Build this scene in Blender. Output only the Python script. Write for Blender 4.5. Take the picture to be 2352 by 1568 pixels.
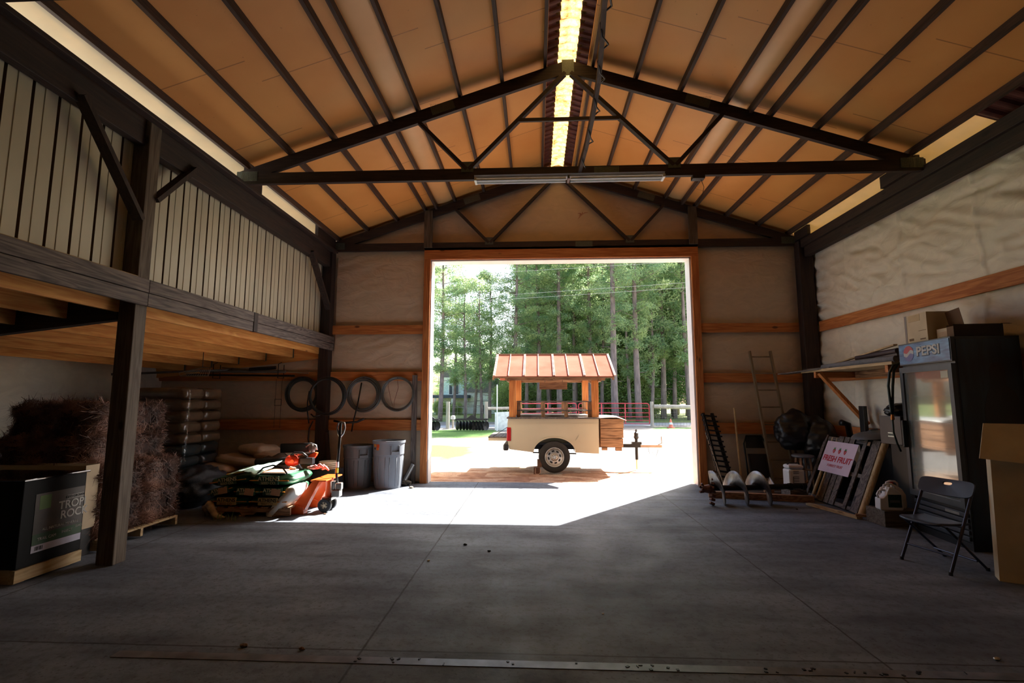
import bpy, bmesh, math, random
from mathutils import Vector, Matrix, noise, Euler
random.seed(7)
S = bpy.context.scene
COL = S.collection
for o in list(bpy.data.objects):
    bpy.data.objects.remove(o)
PI = math.pi
R = math.radians

# ---------------------------------------------------------------- camera
FPX, YAW, PITCH, ROLL = 1150.8, -0.0478, 0.1152, 0.00077
cd = bpy.data.cameras.new('camera')
cam = bpy.data.objects.new('camera', cd); COL.objects.link(cam)
cd.sensor_width = 36.0; cd.lens = FPX / 2352 * 36.0
cd.clip_start = 0.05; cd.clip_end = 600
_f = Vector((math.sin(YAW)*math.cos(PITCH), math.cos(YAW)*math.cos(PITCH), math.sin(PITCH)))
_r = Vector((math.cos(YAW), -math.sin(YAW), 0)); _u = _r.cross(_f)
_r2 = _r*math.cos(ROLL) + _u*math.sin(ROLL); _u2 = -_r*math.sin(ROLL) + _u*math.cos(ROLL)
cam.matrix_world = Matrix(((_r2.x,_u2.x,-_f.x,0),(_r2.y,_u2.y,-_f.y,0),(_r2.z,_u2.z,-_f.z,1.62),(0,0,0,1)))
S.camera = cam

# ---------------------------------------------------------------- sky, sun, exposure
w = bpy.data.worlds.new('sky'); S.world = w; w.use_nodes = True
nt = w.node_tree; bg = nt.nodes['Background']
sky = nt.nodes.new('ShaderNodeTexSky'); sky.sky_type = 'NISHITA'; sky.sun_disc = False
SUN = Vector((0.63, 0.783, 1.0)).normalized()
sky.sun_elevation = math.asin(SUN.z); sky.sun_rotation = math.atan2(SUN.x, SUN.y)
sky.air_density = 1.0; sky.dust_density = 3.5; sky.ozone_density = 1.0
nt.links.new(sky.outputs[0], bg.inputs[0]); bg.inputs[1].default_value = 0.30
sd = bpy.data.lights.new('sun', 'SUN'); sd.energy = 21; sd.angle = R(0.53); sd.color = (1, 0.95, 0.87)
so = bpy.data.objects.new('sun', sd); COL.objects.link(so)
so.rotation_euler = SUN.to_track_quat('Z', 'Y').to_euler(); so.location = (20, 25, 32)
vs = S.view_settings; vs.view_transform = 'Standard'; vs.look = 'None'; vs.gamma = 1; vs.use_curve_mapping = False
vs.exposure = 0.8
S.cycles.max_bounces = 12; S.cycles.diffuse_bounces = 8; S.cycles.transparent_max_bounces = 16
S.cycles.caustics_reflective = False; S.cycles.caustics_refractive = False

# ---------------------------------------------------------------- materials
def srgb(r, g, b):
    return tuple(((c/255)/12.92 if c/255 <= .04045 else ((c/255+.055)/1.055)**2.4) for c in (r, g, b)) + (1,)
def newmat(name):
    m = bpy.data.materials.new(name); m.use_nodes = True
    return m, m.node_tree, m.node_tree.nodes['Principled BSDF']
def link(nt, a, b): nt.links.new(a, b)
MATS = {}
def mat(name, c, rough=.6, metal=0, vary=.12, scale=6, bump=0, bscale=40, coat=0, spec=.5, stretch=(1,1,1), c2=None, detail=5):
    """plain surface whose colour wanders a little with noise"""
    if name in MATS: return MATS[name]
    m, nt, b = newmat(name)
    tc = nt.nodes.new('ShaderNodeTexCoord'); mp = nt.nodes.new('ShaderNodeMapping'); mp.inputs['Scale'].default_value = stretch
    link(nt, tc.outputs['Object'], mp.inputs[0])
    n = nt.nodes.new('ShaderNodeTexNoise'); n.inputs['Scale'].default_value = scale; n.inputs['Detail'].default_value = detail
    link(nt, mp.outputs[0], n.inputs[0])
    cr = nt.nodes.new('ShaderNodeValToRGB')
    a = c if len(c) == 4 else srgb(*c)
    if c2: lo, hi = srgb(*c2), a
    else:
        lo = tuple(x*(1-vary*1.6) for x in a[:3])+(1,); hi = tuple(min(1, x*(1+vary)) for x in a[:3])+(1,)
    cr.color_ramp.elements[0].position = .32; cr.color_ramp.elements[1].position = .68
    cr.color_ramp.elements[0].color = lo; cr.color_ramp.elements[1].color = hi
    link(nt, n.outputs[0], cr.inputs[0]); link(nt, cr.outputs[0], b.inputs['Base Color'])
    b.inputs['Roughness'].default_value = rough; b.inputs['Metallic'].default_value = metal
    b.inputs['Coat Weight'].default_value = coat; b.inputs['Specular IOR Level'].default_value = spec
    if bump:
        n2 = nt.nodes.new('ShaderNodeTexNoise'); n2.inputs['Scale'].default_value = bscale; n2.inputs['Detail'].default_value = 6
        link(nt, mp.outputs[0], n2.inputs[0])
        bp = nt.nodes.new('ShaderNodeBump'); bp.inputs['Strength'].default_value = bump; bp.inputs['Distance'].default_value = .01
        link(nt, n2.outputs[0], bp.inputs['Height']); link(nt, bp.outputs[0], b.inputs['Normal'])
    MATS[name] = m
    return m
def wood(name, c, dark, axis='x', rough=.7, knots=True, grain=1.0, bump=.25):
    key = name+'_'+axis
    if key in MATS: return MATS[key]
    m, nt, b = newmat(key)
    tc = nt.nodes.new('ShaderNodeTexCoord'); mp = nt.nodes.new('ShaderNodeMapping')
    sc = {'x': (.35, 5, 5), 'y': (5, .35, 5), 'z': (5, 5, .35)}[axis]
    mp.inputs['Scale'].default_value = sc
    oi = nt.nodes.new('ShaderNodeObjectInfo'); ad = nt.nodes.new('ShaderNodeVectorMath'); ad.operation = 'MULTIPLY_ADD'
    cx = nt.nodes.new('ShaderNodeCombineXYZ')
    for i in range(3): link(nt, oi.outputs['Random'], cx.inputs[i])
    ad.inputs[1].default_value = (17, 23, 31)
    link(nt, cx.outputs[0], ad.inputs[0]); link(nt, tc.outputs['Object'], ad.inputs[2])
    link(nt, ad.outputs[0], mp.inputs[0])
    n = nt.nodes.new('ShaderNodeTexNoise'); n.inputs['Scale'].default_value = 2.2; n.inputs['Detail'].default_value = 3; n.inputs['Distortion'].default_value = .6
    link(nt, mp.outputs[0], n.inputs[0])
    mu = nt.nodes.new('ShaderNodeMath'); mu.operation = 'MULTIPLY'; mu.inputs[1].default_value = 9*grain
    fr = nt.nodes.new('ShaderNodeMath'); fr.operation = 'PINGPONG'; fr.inputs[1].default_value = 1
    link(nt, n.outputs[0], mu.inputs[0]); link(nt, mu.outputs[0], fr.inputs[0])
    n2 = nt.nodes.new('ShaderNodeTexNoise'); n2.inputs['Scale'].default_value = 9; n2.inputs['Detail'].default_value = 6
    link(nt, mp.outputs[0], n2.inputs[0])
    mx = nt.nodes.new('ShaderNodeMath'); mx.operation = 'MULTIPLY_ADD'; mx.inputs[1].default_value = .45
    link(nt, fr.outputs[0], mx.inputs[0]); link(nt, n2.outputs[0], mx.inputs[2])
    cr = nt.nodes.new('ShaderNodeValToRGB'); e = cr.color_ramp.elements
    e[0].position = .3; e[1].position = 1.0; e[0].color = srgb(*c); e[1].color = srgb(*dark)
    link(nt, mx.outputs[0], cr.inputs[0])
    out = cr.outputs[0]
    if knots:
        v = nt.nodes.new('ShaderNodeTexVoronoi'); v.inputs['Scale'].default_value = 1.0
        mp2 = nt.nodes.new('ShaderNodeMapping'); mp2.inputs['Scale'].default_value = {'x': (1.4, 3.2, 3.2), 'y': (3.2, 1.4, 3.2), 'z': (3.2, 3.2, 1.4)}[axis]
        link(nt, ad.outputs[0], mp2.inputs[0]); link(nt, mp2.outputs[0], v.inputs[0])
        k = nt.nodes.new('ShaderNodeValToRGB'); k.color_ramp.elements[0].position = .055; k.color_ramp.elements[1].position = .10
        link(nt, v.outputs['Distance'], k.inputs[0])
        mc = nt.nodes.new('ShaderNodeMixRGB'); mc.inputs[1].default_value = tuple(x*.35 for x in srgb(*dark)[:3])+(1,)
        link(nt, k.outputs[0], mc.inputs[0]); link(nt, out, mc.inputs[2]); out = mc.outputs[0]
    link(nt, out, b.inputs['Base Color']); b.inputs['Roughness'].default_value = rough
    bp = nt.nodes.new('ShaderNodeBump'); bp.inputs['Strength'].default_value = bump; bp.inputs['Distance'].default_value = .004
    link(nt, mx.outputs[0], bp.inputs['Height']); link(nt, bp.outputs[0], b.inputs['Normal'])
    MATS[key] = m
    return m
def W(kind, ax='x'):
    return {'dark': lambda: wood('dark_timber', (64, 47, 40), (36, 26, 23), ax),
            'purlin': lambda: wood('purlin_timber', (92, 70, 56), (58, 43, 36), ax),
            'orange': lambda: wood('new_pine', (214, 142, 78), (172, 98, 48), ax),
            'joist': lambda: wood('fresh_pine', (246, 186, 104), (216, 142, 68), ax),
            'weather': lambda: wood('weathered_wood', (134, 122, 114), (66, 58, 56), ax, grain=1.6, bump=.6),
            'pale': lambda: wood('pale_timber', (206, 184, 144), (168, 140, 98), ax),
            'barn': lambda: wood('brown_board', (190, 146, 108), (112, 78, 54), ax, grain=1.6, bump=.6),
            'post': lambda: wood('post_timber', (116, 104, 90), (74, 62, 50), ax, grain=1.3)}[kind]()

# ---------------------------------------------------------------- mesh builder
class MB:
    def __init__(s): s.bm = bmesh.new()
    def poly(s, pts):
        vs_ = [s.bm.verts.new(p) for p in pts]
        try: return s.bm.faces.new(vs_)
        except ValueError: return None
    def hexa(s, p):
        v = [s.bm.verts.new(q) for q in p]
        for f in ((3,2,1,0),(4,5,6,7),(0,1,5,4),(1,2,6,5),(2,3,7,6),(3,0,4,7)): s.bm.faces.new([v[i] for i in f])
        return s
    def box(s, x0, x1, y0, y1, z0, z1):
        return s.hexa([(x0,y0,z0),(x1,y0,z0),(x1,y1,z0),(x0,y1,z0),(x0,y0,z1),(x1,y0,z1),(x1,y1,z1),(x0,y1,z1)])
    def obox(s, c, sz, rot=(0,0,0)):
        M = Euler(rot).to_matrix(); c = Vector(c); a, b, d = sz[0]/2, sz[1]/2, sz[2]/2
        return s.hexa([c + M @ Vector(q) for q in ((-a,-b,-d),(a,-b,-d),(a,b,-d),(-a,b,-d),(-a,-b,d),(a,-b,d),(a,b,d),(-a,b,d))])
    def beam(s, p0, p1, wd, ht, up=(0,0,1)):
        p0, p1 = Vector(p0), Vector(p1); d = (p1-p0).normalized(); up = Vector(up)
        sd_ = d.cross(up).normalized(); u = sd_.cross(d).normalized()
        a, b = sd_*wd/2, u*ht/2
        return s.hexa([p0-a-b, p0+a-b, p0+a+b, p0-a+b, p1-a-b, p1+a-b, p1+a+b, p1-a+b])
    def tube(s, pts, r, seg=8, caps=True, closed=False):
        pts = [Vector(p) for p in pts]; n = len(pts); rs = r if isinstance(r, (list, tuple)) else [r]*n
        rings = []; prev = None
        for i, p in enumerate(pts):
            if closed: t = (pts[(i+1) % n]-pts[i-1]).normalized()
            else: t = (pts[min(i+1, n-1)]-pts[max(i-1, 0)]).normalized()
            if prev is None:
                a = Vector((0,0,1)) if abs(t.z) < .9 else Vector((1,0,0)); nrm = t.cross(a).normalized()
            else: nrm = (prev - t*prev.dot(t)).normalized()
            prev = nrm; bn = t.cross(nrm)
            rings.append([s.bm.verts.new(p + (nrm*math.cos(k*2*PI/seg) + bn*math.sin(k*2*PI/seg))*rs[i]) for k in range(seg)])
        for i in range(n if closed else n-1):
            A, B = rings[i], rings[(i+1) % n]
            for k in range(seg): s.bm.faces.new((A[k], A[(k+1)%seg], B[(k+1)%seg], B[k]))
        if caps and not closed:
            s.bm.faces.new(rings[0][::-1]); s.bm.faces.new(rings[-1])
        return s
    def lathe(s, prof, c=(0,0,0), seg=24, axis='z', arc=2*PI):
        c = Vector(c); rings = []
        def P(r, h, a):
            x, y = r*math.cos(a), r*math.sin(a)
            return c + {'z': Vector((x,y,h)), 'y': Vector((x,h,y)), 'x': Vector((h,x,y))}[axis]
        for (r, h) in prof:
            if r < 1e-6: rings.append([s.bm.verts.new(P(0,h,0))])
            else: rings.append([s.bm.verts.new(P(r,h,k*2*PI/seg)) for k in range(seg)])
        for A, B in zip(rings, rings[1:]):
            for k in range(seg):
                j = (k+1) % seg
                if len(A) == 1 and len(B) == 1: continue
                if len(A) == 1: s.bm.faces.new((A[0], B[j], B[k]))
                elif len(B) == 1: s.bm.faces.new((A[k], A[j], B[0]))
                else: s.bm.faces.new((A[k], A[j], B[j], B[k]))
        return s
    def prism(s, pts, fn, t0, t1):
        """pts 2D outline; fn(u,v,t)->3D"""
        A = [s.bm.verts.new(fn(u, v, t0)) for u, v in pts]; B = [s.bm.verts.new(fn(u, v, t1)) for u, v in pts]
        n = len(pts); s.bm.faces.new(A[::-1]); s.bm.faces.new(B)
        for i in range(n): s.bm.faces.new((A[i], A[(i+1)%n], B[(i+1)%n], B[i]))
        return s
    def grid(s, fn, nu, nv):
        V = [[s.bm.verts.new(fn(i/nu, j/nv)) for j in range(nv+1)] for i in range(nu+1)]
        for i in range(nu):
            for j in range(nv): s.bm.faces.new((V[i][j], V[i+1][j], V[i+1][j+1], V[i][j+1]))
        return s
    def ball(s, c, r, sub=2, nz=0, fr=3, seed=0):
        ret = bmesh.ops.create_icosphere(s.bm, subdivisions=sub, radius=1)
        c = Vector(c); r = Vector(r) if hasattr(r, '__len__') else Vector((r,r,r))
        for v in ret['verts']:
            k = 1 + (nz*noise.noise(v.co*fr + Vector((seed, seed*2.1, 0))) if nz else 0)
            v.co = Vector((v.co.x*r.x*k, v.co.y*r.y*k, v.co.z*r.z*k)) + c
        return s
    def build(s, name, m, parent=None, smooth=False, bevel=0, loc=None, rot=None, sub=0, solid=0):
        bm = s.bm
        bmesh.ops.recalc_face_normals(bm, faces=bm.faces)
        me = bpy.data.meshes.new(name)
        off = Vector((0,0,0))
        if parent is None and loc is None and len(bm.verts):
            xs = [v.co.x for v in bm.verts]; ys = [v.co.y for v in bm.verts]; zs = [v.co.z for v in bm.verts]
            off = Vector(((min(xs)+max(xs))/2, (min(ys)+max(ys))/2, min(zs)))
            for v in bm.verts: v.co -= off
        elif parent is not None and parent.get('_w'):
            pl = parent.get('_w')
            for v in bm.verts: v.co -= Vector(pl)
        bm.to_mesh(me); bm.free()
        o = bpy.data.objects.new(name, me); COL.objects.link(o)
        o.location = loc if loc is not None else off
        if rot: o.rotation_euler = rot
        if m:
            me.materials.append(m)
        if smooth:
            for p in me.polygons: p.use_smooth = True
            if smooth is not True: me.set_sharp_from_angle(angle=R(smooth))
        if solid:
            md = o.modifiers.new('thick', 'SOLIDIFY'); md.thickness = solid
        if bevel:
            md = o.modifiers.new('bevel', 'BEVEL'); md.width = bevel; md.segments = 2; md.limit_method = 'ANGLE'
        if sub:
            md = o.modifiers.new('sub', 'SUBSURF'); md.levels = sub; md.render_levels = sub
        if parent is not None: o.parent = parent
        return o
def thing(name, label, cat, loc=(0,0,0), rotz=0, group=None, world=False):
    """world=True: children are written in world coordinates"""
    o = bpy.data.objects.new(name, None); COL.objects.link(o); o.empty_display_size = .1
    o.location = loc; o.rotation_euler = (0,0,rotz); o['label'] = label; o['category'] = cat
    if group: o['group'] = group
    if world: o['_w'] = list(loc)
    return o
def tag(o, label, cat, group=None, kind=None):
    o['label'] = label; o['category'] = cat
    if group: o['group'] = group
    if kind: o['kind'] = kind
    return o
def nest(o, root):
    """let a part carry sub-parts written in the same coordinates as its thing"""
    if root.get('_w'): o['_w'] = list(root['_w'])
    return o
def structure(o):
    o['kind'] = 'structure'; return o
def copy_tree(o, parent=None, **kw):
    c = o.copy(); COL.objects.link(c); c.parent = parent
    for ch in [q for q in bpy.data.objects if q.parent == o]: copy_tree(ch, c)
    for k, v in kw.items():
        if k == 'loc': c.location = v
        elif k == 'rotz': c.rotation_euler.z = v
        else: c[k] = v
    return c
def ordn(i): return ['first','second','third','fourth','fifth','sixth','seventh','eighth','ninth','tenth','eleventh','twelfth'][i]
def text(s, size, m, parent, M, name='lettering', ext=.0015, sx=1.0, bold=0):
    """writing as a thin mesh; M places it (x right, y up, z out)"""
    cu = bpy.data.curves.new(name, 'FONT'); cu.body = s; cu.size = size; cu.extrude = ext; cu.align_x = 'CENTER'; cu.align_y = 'CENTER'
    if bold: cu.offset = bold
    t = bpy.data.objects.new(name, cu); COL.objects.link(t)
    bpy.context.view_layer.update()
    me = bpy.data.meshes.new_from_object(t.evaluated_get(bpy.context.evaluated_depsgraph_get()))
    bpy.data.objects.remove(t)
    me.transform(M @ Matrix.Diagonal((sx, 1, 1, 1)))
    me.materials.clear(); me.materials.append(m)
    o = bpy.data.objects.new(name, me); COL.objects.link(o)
    if parent is not None:
        if parent.get('_w'): me.transform(Matrix.Translation(-Vector(parent['_w'])))
        o.parent = parent
    return o
def frame(o, x, y):
    """matrix with origin o, x axis x, y axis y"""
    x = Vector(x).normalized(); y = Vector(y); z = x.cross(y).normalized(); y = z.cross(x)
    o = Vector(o)
    return Matrix(((x.x,y.x,z.x,o.x),(x.y,y.y,z.y,o.y),(x.z,y.z,z.z,o.z),(0,0,0,1)))

# ================================================================ THE BARN
YF = 9.97          # inner face of the far gable wall
XR, XL, XO = 5.50, -4.36, -7.8
def roofz(x): return 6.39 - .3333*abs(x-.47)      # top of the truss top chords

# floor with saw joints
def concrete():
    m, nt, b = newmat('barn_concrete')
    tc = nt.nodes.new('ShaderNodeTexCoord')
    def nz(sc, det, st=(1,1,1)):
        mp = nt.nodes.new('ShaderNodeMapping'); mp.inputs['Scale'].default_value = st
        link(nt, tc.outputs['Object'], mp.inputs[0])
        n = nt.nodes.new('ShaderNodeTexNoise'); n.inputs['Scale'].default_value = sc; n.inputs['Detail'].default_value = det
        link(nt, mp.outputs[0], n.inputs[0]); return n.outputs[0]
    def ramp(i, p0, p1, c0, c1):
        r = nt.nodes.new('ShaderNodeValToRGB'); e = r.color_ramp.elements
        e[0].position = p0; e[1].position = p1; e[0].color = c0; e[1].color = c1; link(nt, i, r.inputs[0]); return r.outputs[0]
    def mul(a, c, f=1):
        x = nt.nodes.new('ShaderNodeMixRGB'); x.blend_type = 'MULTIPLY'; x.inputs[0].default_value = f
        link(nt, a, x.inputs[1]); link(nt, c, x.inputs[2]); return x.outputs[0]
    wht = (1,1,1,1)
    c = ramp(nz(.9, 8), .3, .7, srgb(90,98,111), srgb(121,128,138))
    c = mul(c, ramp(nz(14, 8), .36, .52, (.72,.72,.72,1), wht))
    c = mul(c, ramp(nz(1.1, 3, (.5,2.4,1)), .36, .6, (.5,.5,.52,1), wht))
    c = mul(c, ramp(nz(40, 4), .3, .42, (.45,.42,.4,1), wht))
    sp = nt.nodes.new('ShaderNodeSeparateXYZ'); link(nt, tc.outputs['Object'], sp.inputs[0])
    wob = nt.nodes.new('ShaderNodeMath'); wob.operation = 'MULTIPLY_ADD'; wob.inputs[1].default_value = .02; wob.inputs[2].default_value = -.01
    link(nt, nz(6, 4), wob.inputs[0])
    for comp, pos in (('X', -1.14), ('X', 2.14), ('X', -4.42), ('Y', 6.58), ('Y', 3.42), ('Y', -.1)):
        a = nt.nodes.new('ShaderNodeMath'); a.operation = 'SUBTRACT'; a.inputs[1].default_value = pos; link(nt, sp.outputs[comp], a.inputs[0])
        a3 = nt.nodes.new('ShaderNodeMath'); a3.operation = 'ADD'; link(nt, a.outputs[0], a3.inputs[0]); link(nt, wob.outputs[0], a3.inputs[1])
        a2 = nt.nodes.new('ShaderNodeMath'); a2.operation = 'ABSOLUTE'; link(nt, a3.outputs[0], a2.inputs[0])
        c = mul(c, ramp(a2.outputs[0], .005, .010, (.22,.2,.19,1), wht))
    link(nt, c, b.inputs['Base Color'])
    link(nt, ramp(nz(2.5, 5), .3, .7, (.58,.58,.58,1), (.8,.8,.8,1)), b.inputs['Roughness'])
    bp = nt.nodes.new('ShaderNodeBump'); bp.inputs['Strength'].default_value = .25; bp.inputs['Distance'].default_value = .01
    link(nt, nz(22, 8), bp.inputs['Height']); link(nt, bp.outputs[0], b.inputs['Normal'])
    return m
structure(MB().box(XO-.1, XR+.12, -6.2, YF+.14, -.2, 0).build('floor', concrete(), loc=(0,0,0)))

# insulation facing, crumpled vinyl
def facing(name, c, seam=None, bump=.5):
    m, nt, b = newmat(name)
    tc = nt.nodes.new('ShaderNodeTexCoord')
    mp = nt.nodes.new('ShaderNodeMapping'); mp.inputs['Scale'].default_value = (1,1,1.7); link(nt, tc.outputs['Object'], mp.inputs[0])
    n = nt.nodes.new('ShaderNodeTexNoise'); n.inputs['Scale'].default_value = 2.6; n.inputs['Detail'].default_value = 6; n.inputs['Distortion'].default_value = 1.8
    link(nt, mp.outputs[0], n.inputs[0])
    cr = nt.nodes.new('ShaderNodeValToRGB'); cr.color_ramp.elements[0].position = .3; cr.color_ramp.elements[1].position = .7
    a = srgb(*c); cr.color_ramp.elements[0].color = tuple(x*.86 for x in a[:3])+(1,); cr.color_ramp.elements[1].color = a
    link(nt, n.outputs[0], cr.inputs[0]); link(nt, cr.outputs[0], b.inputs['Base Color'])
    b.inputs['Roughness'].default_value = .5
    bp = nt.nodes.new('ShaderNodeBump'); bp.inputs['Strength'].default_value = bump; bp.inputs['Distance'].default_value = .03
    link(nt, n.outputs[0], bp.inputs['Height']); link(nt, bp.outputs[0], b.inputs['Normal'])
    return m
M_FACE = facing('insulation_facing', (216, 196, 170))
M_FACE_R = facing('crumpled_facing', (238, 230, 212), bump=.5)
M_FACE_G = facing('gable_facing', (206, 182, 154), bump=.35)
M_METAL_W = mat('cream_siding', (206, 198, 178), .45, 0, .06, 3)

# outer shells (sheet metal) keep the daylight out; facing hangs inside
def panel_wall(name, pts3, t, m):
    mb = MB(); p = [Vector(q) for q in pts3]; n = (p[1]-p[0]).cross(p[2]-p[0]).normalized()*t
    A = [mb.bm.verts.new(q) for q in p]; B = [mb.bm.verts.new(q+n) for q in p]
    mb.bm.faces.new(A); mb.bm.faces.new(B[::-1])
    for i in range(len(p)): mb.bm.faces.new((A[i], A[(i+1)%len(p)], B[(i+1)%len(p)], B[i]))
    return structure(mb.build(name, m))
def wrinkle(u, v, amp, s=0):
    a = noise.noise(Vector((u*1.1+s, v*2.6+s, s)))*.6
    q = Vector((u*1.5 + v*.8 + a*1.6 + s, v*5.6 - u*1.5 + a*1.2 + s, s*.3)); q2 = Vector((u*3.4 + a*3, v*10 - u*4 + a*3, s))
    k = .35+.65*max(0, min(1, .5+1.4*noise.noise(Vector((u*.9, v*.8, s+5)))))
    return amp*k*((1-abs(noise.noise(q))*3.2)*.42 + (1-abs(noise.noise(q2))*2.6)*.16) + amp*.15*noise.noise(q*.5)
# far gable wall: shell with the door hole, made of plain slabs
DX0, DX1, DZ = -2.13, 3.08, 4.44
g = MB()
g.box(XO-.1, DX0, YF+.09, YF+.14, -.05, 4.7); g.box(DX1, XR+.1, YF+.09, YF+.14, -.05, 4.7)
g.box(DX0, DX1, YF+.09, YF+.14, DZ, 4.7)
g.prism([(-4.8, 4.7), (5.75, 4.7), (.47, 6.5)], lambda u, v, t: (u, t, v), YF+.09, YF+.14)
wf = structure(g.build('wall_front', M_METAL_W))
def sheet(x0, x1, z0, z1, amp=.015, s=0, y=YF+.02, parent=None, m=None, nu=None):
    nu = nu or max(6, int((x1-x0)*26)); nv = max(4, int((z1-z0)*26))
    mb = MB()
    def fn(u, v):
        e = min(1, 8*v, 8*(1-v)); x = x0+(x1-x0)*u; z = z0+(z1-z0)*v
        return (x, y - .045*math.sin(PI*v)**.6*.6 - wrinkle(x, z, amp, s)*e + .01, z)
    return mb.grid(fn, nu, nv)
gi = structure(sheet(-4.1, -2.28, 3.1, 4.66, .016, 1).build('wall_front_insulation', M_FACE, smooth=True))
for i, (a, b_, c, d, am, s) in enumerate([(-4.1,-2.28,2.15,2.94,.024,2),(-4.1,-2.28,1.2,2.0,.02,3),(-4.1,-2.28,.02,1.04,.022,4),
        (3.22,5.5,3.1,4.66,.012,5),(3.22,5.5,2.12,2.94,.012,6),(3.22,5.5,1.16,1.97,.012,7),(3.22,5.5,.02,.98,.012,8),
        (XO,-4.1,1.2,2.0,.012,9),(XO,-4.1,.02,1.04,.012,10),(XO,-4.1,2.15,2.7,.012,11)]):
    structure(sheet(a, b_, c, d, am, s).build('wall_front_insulation', M_FACE, smooth=True))
mb = MB()       # gable triangle facing
def gfn(u, v):
    x = -4.3+9.6*u; zt = roofz(x)+.1; z = 4.55+(zt-4.55)*v
    return (x, YF+.03-wrinkle(x, z, .010, 12), z)
structure(mb.grid(gfn, 120, 34).build('wall_front_insulation', M_FACE_G, smooth=True))
mb = MB()

# right wall
panel_wall('wall_right', [(XR+.1,-6.2,-.05),(XR+.1,YF+.14,-.05),(XR+.1,YF+.14,4.72),(XR+.1,-6.2,4.72)], .04, M_METAL_W)
def rsheet(y0, y1, z0, z1, amp, s, name='wall_right_insulation'):
    mb = MB()
    def fn(u, v):
        y = y0+(y1-y0)*u; z = z0+(z1-z0)*v; e = min(1, 9*v, 9*(1-v))
        seam = 0
        for sy in (4.9, 6.2, 7.5, 8.8):
            d = abs(y-sy); seam += .03*math.exp(-(d/.025)**2)
        gather = .022*math.sin(z*30+3*noise.noise(Vector((y, z*2, 0))))*math.exp(-((YF-y)/.5)) if YF-y < 2 else 0
        return (XR - .03 - .05*math.sin(PI*v)**.5 - wrinkle(y, z, amp, s)*e - seam*.8 - gather*e, y, z)
    return structure(mb.grid(fn, int((y1-y0)*30), int((z1-z0)*30)).build(name, M_FACE_R, smooth=True))
rsheet(-2, YF, 3.05, 4.70, .10, 1); rsheet(-2, YF, 2.12, 2.92, .055, 2); rsheet(-2, YF, 1.16, 1.97, .03, 3); rsheet(3, YF, .02, .98, .03, 4)
# lean-to outer wall, upper metal wall between lean-to roof and eave, back wall
panel_wall('wall_left', [(XO,-6.2,-.05),(XO,YF+.1,-.05),(XO,YF+.1,2.3),(XO,-6.2,2.3)], -.04, M_METAL_W)
mb = MB()
def lfn(u, v):
    y = -2+12*u; z = 1.05+1.3*v
    return (XO+.05+.06*math.sin(PI*v)+wrinkle(y, z, .03, 6), y, z)
structure(mb.grid(lfn, 200, 30).build('wall_left_insulation', M_FACE_R, smooth=True))
structure(MB().box(XO+.01, XO+.04, -2, YF, 0, 1.62).build('wall_left_liner', mat('liner_board', (150,148,170), .6)))
structure(MB().box(XO-.1, XR+.15, -6.25, -6.2, -.05, 7).build('wall_back', mat('dark_back', (70,62,56), .8)))
# ribbed sheet-metal wall over the lean-to, seen from its back
def ribbed(y0, y1, z0, z1, x):
    body, rib = MB(), MB(); y = y0
    prof = []
    while y < y1:
        prof += [(y, 0), (y+.075, 0), (y+.08, .006), (y+.105, .006), (y+.11, 0), (y+.20, 0), (y+.208, -.022), (y+.218, -.022), (y+.228, 0)]
        y += .235
    for i in range(len(prof)-1):
        (a, da), (b, db) = prof[i], prof[i+1]
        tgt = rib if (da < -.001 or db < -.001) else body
        tgt.poly([(x+da,a,z0),(x+db,b,z0),(x+db,b,z1),(x+da,a,z1)])
    return body, rib
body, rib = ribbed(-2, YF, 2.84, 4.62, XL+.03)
lm = structure(body.build('wall_left_upper', mat('panel_back', (206,202,178), .5, 0, .08, 2, stretch=(1,1,.4))))
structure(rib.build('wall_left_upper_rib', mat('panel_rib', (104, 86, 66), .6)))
structure(MB().box(XL-.02, XL, -6.2, YF+.1, 2.76, 4.6).build('wall_left_upper_skin', M_METAL_W))

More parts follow.
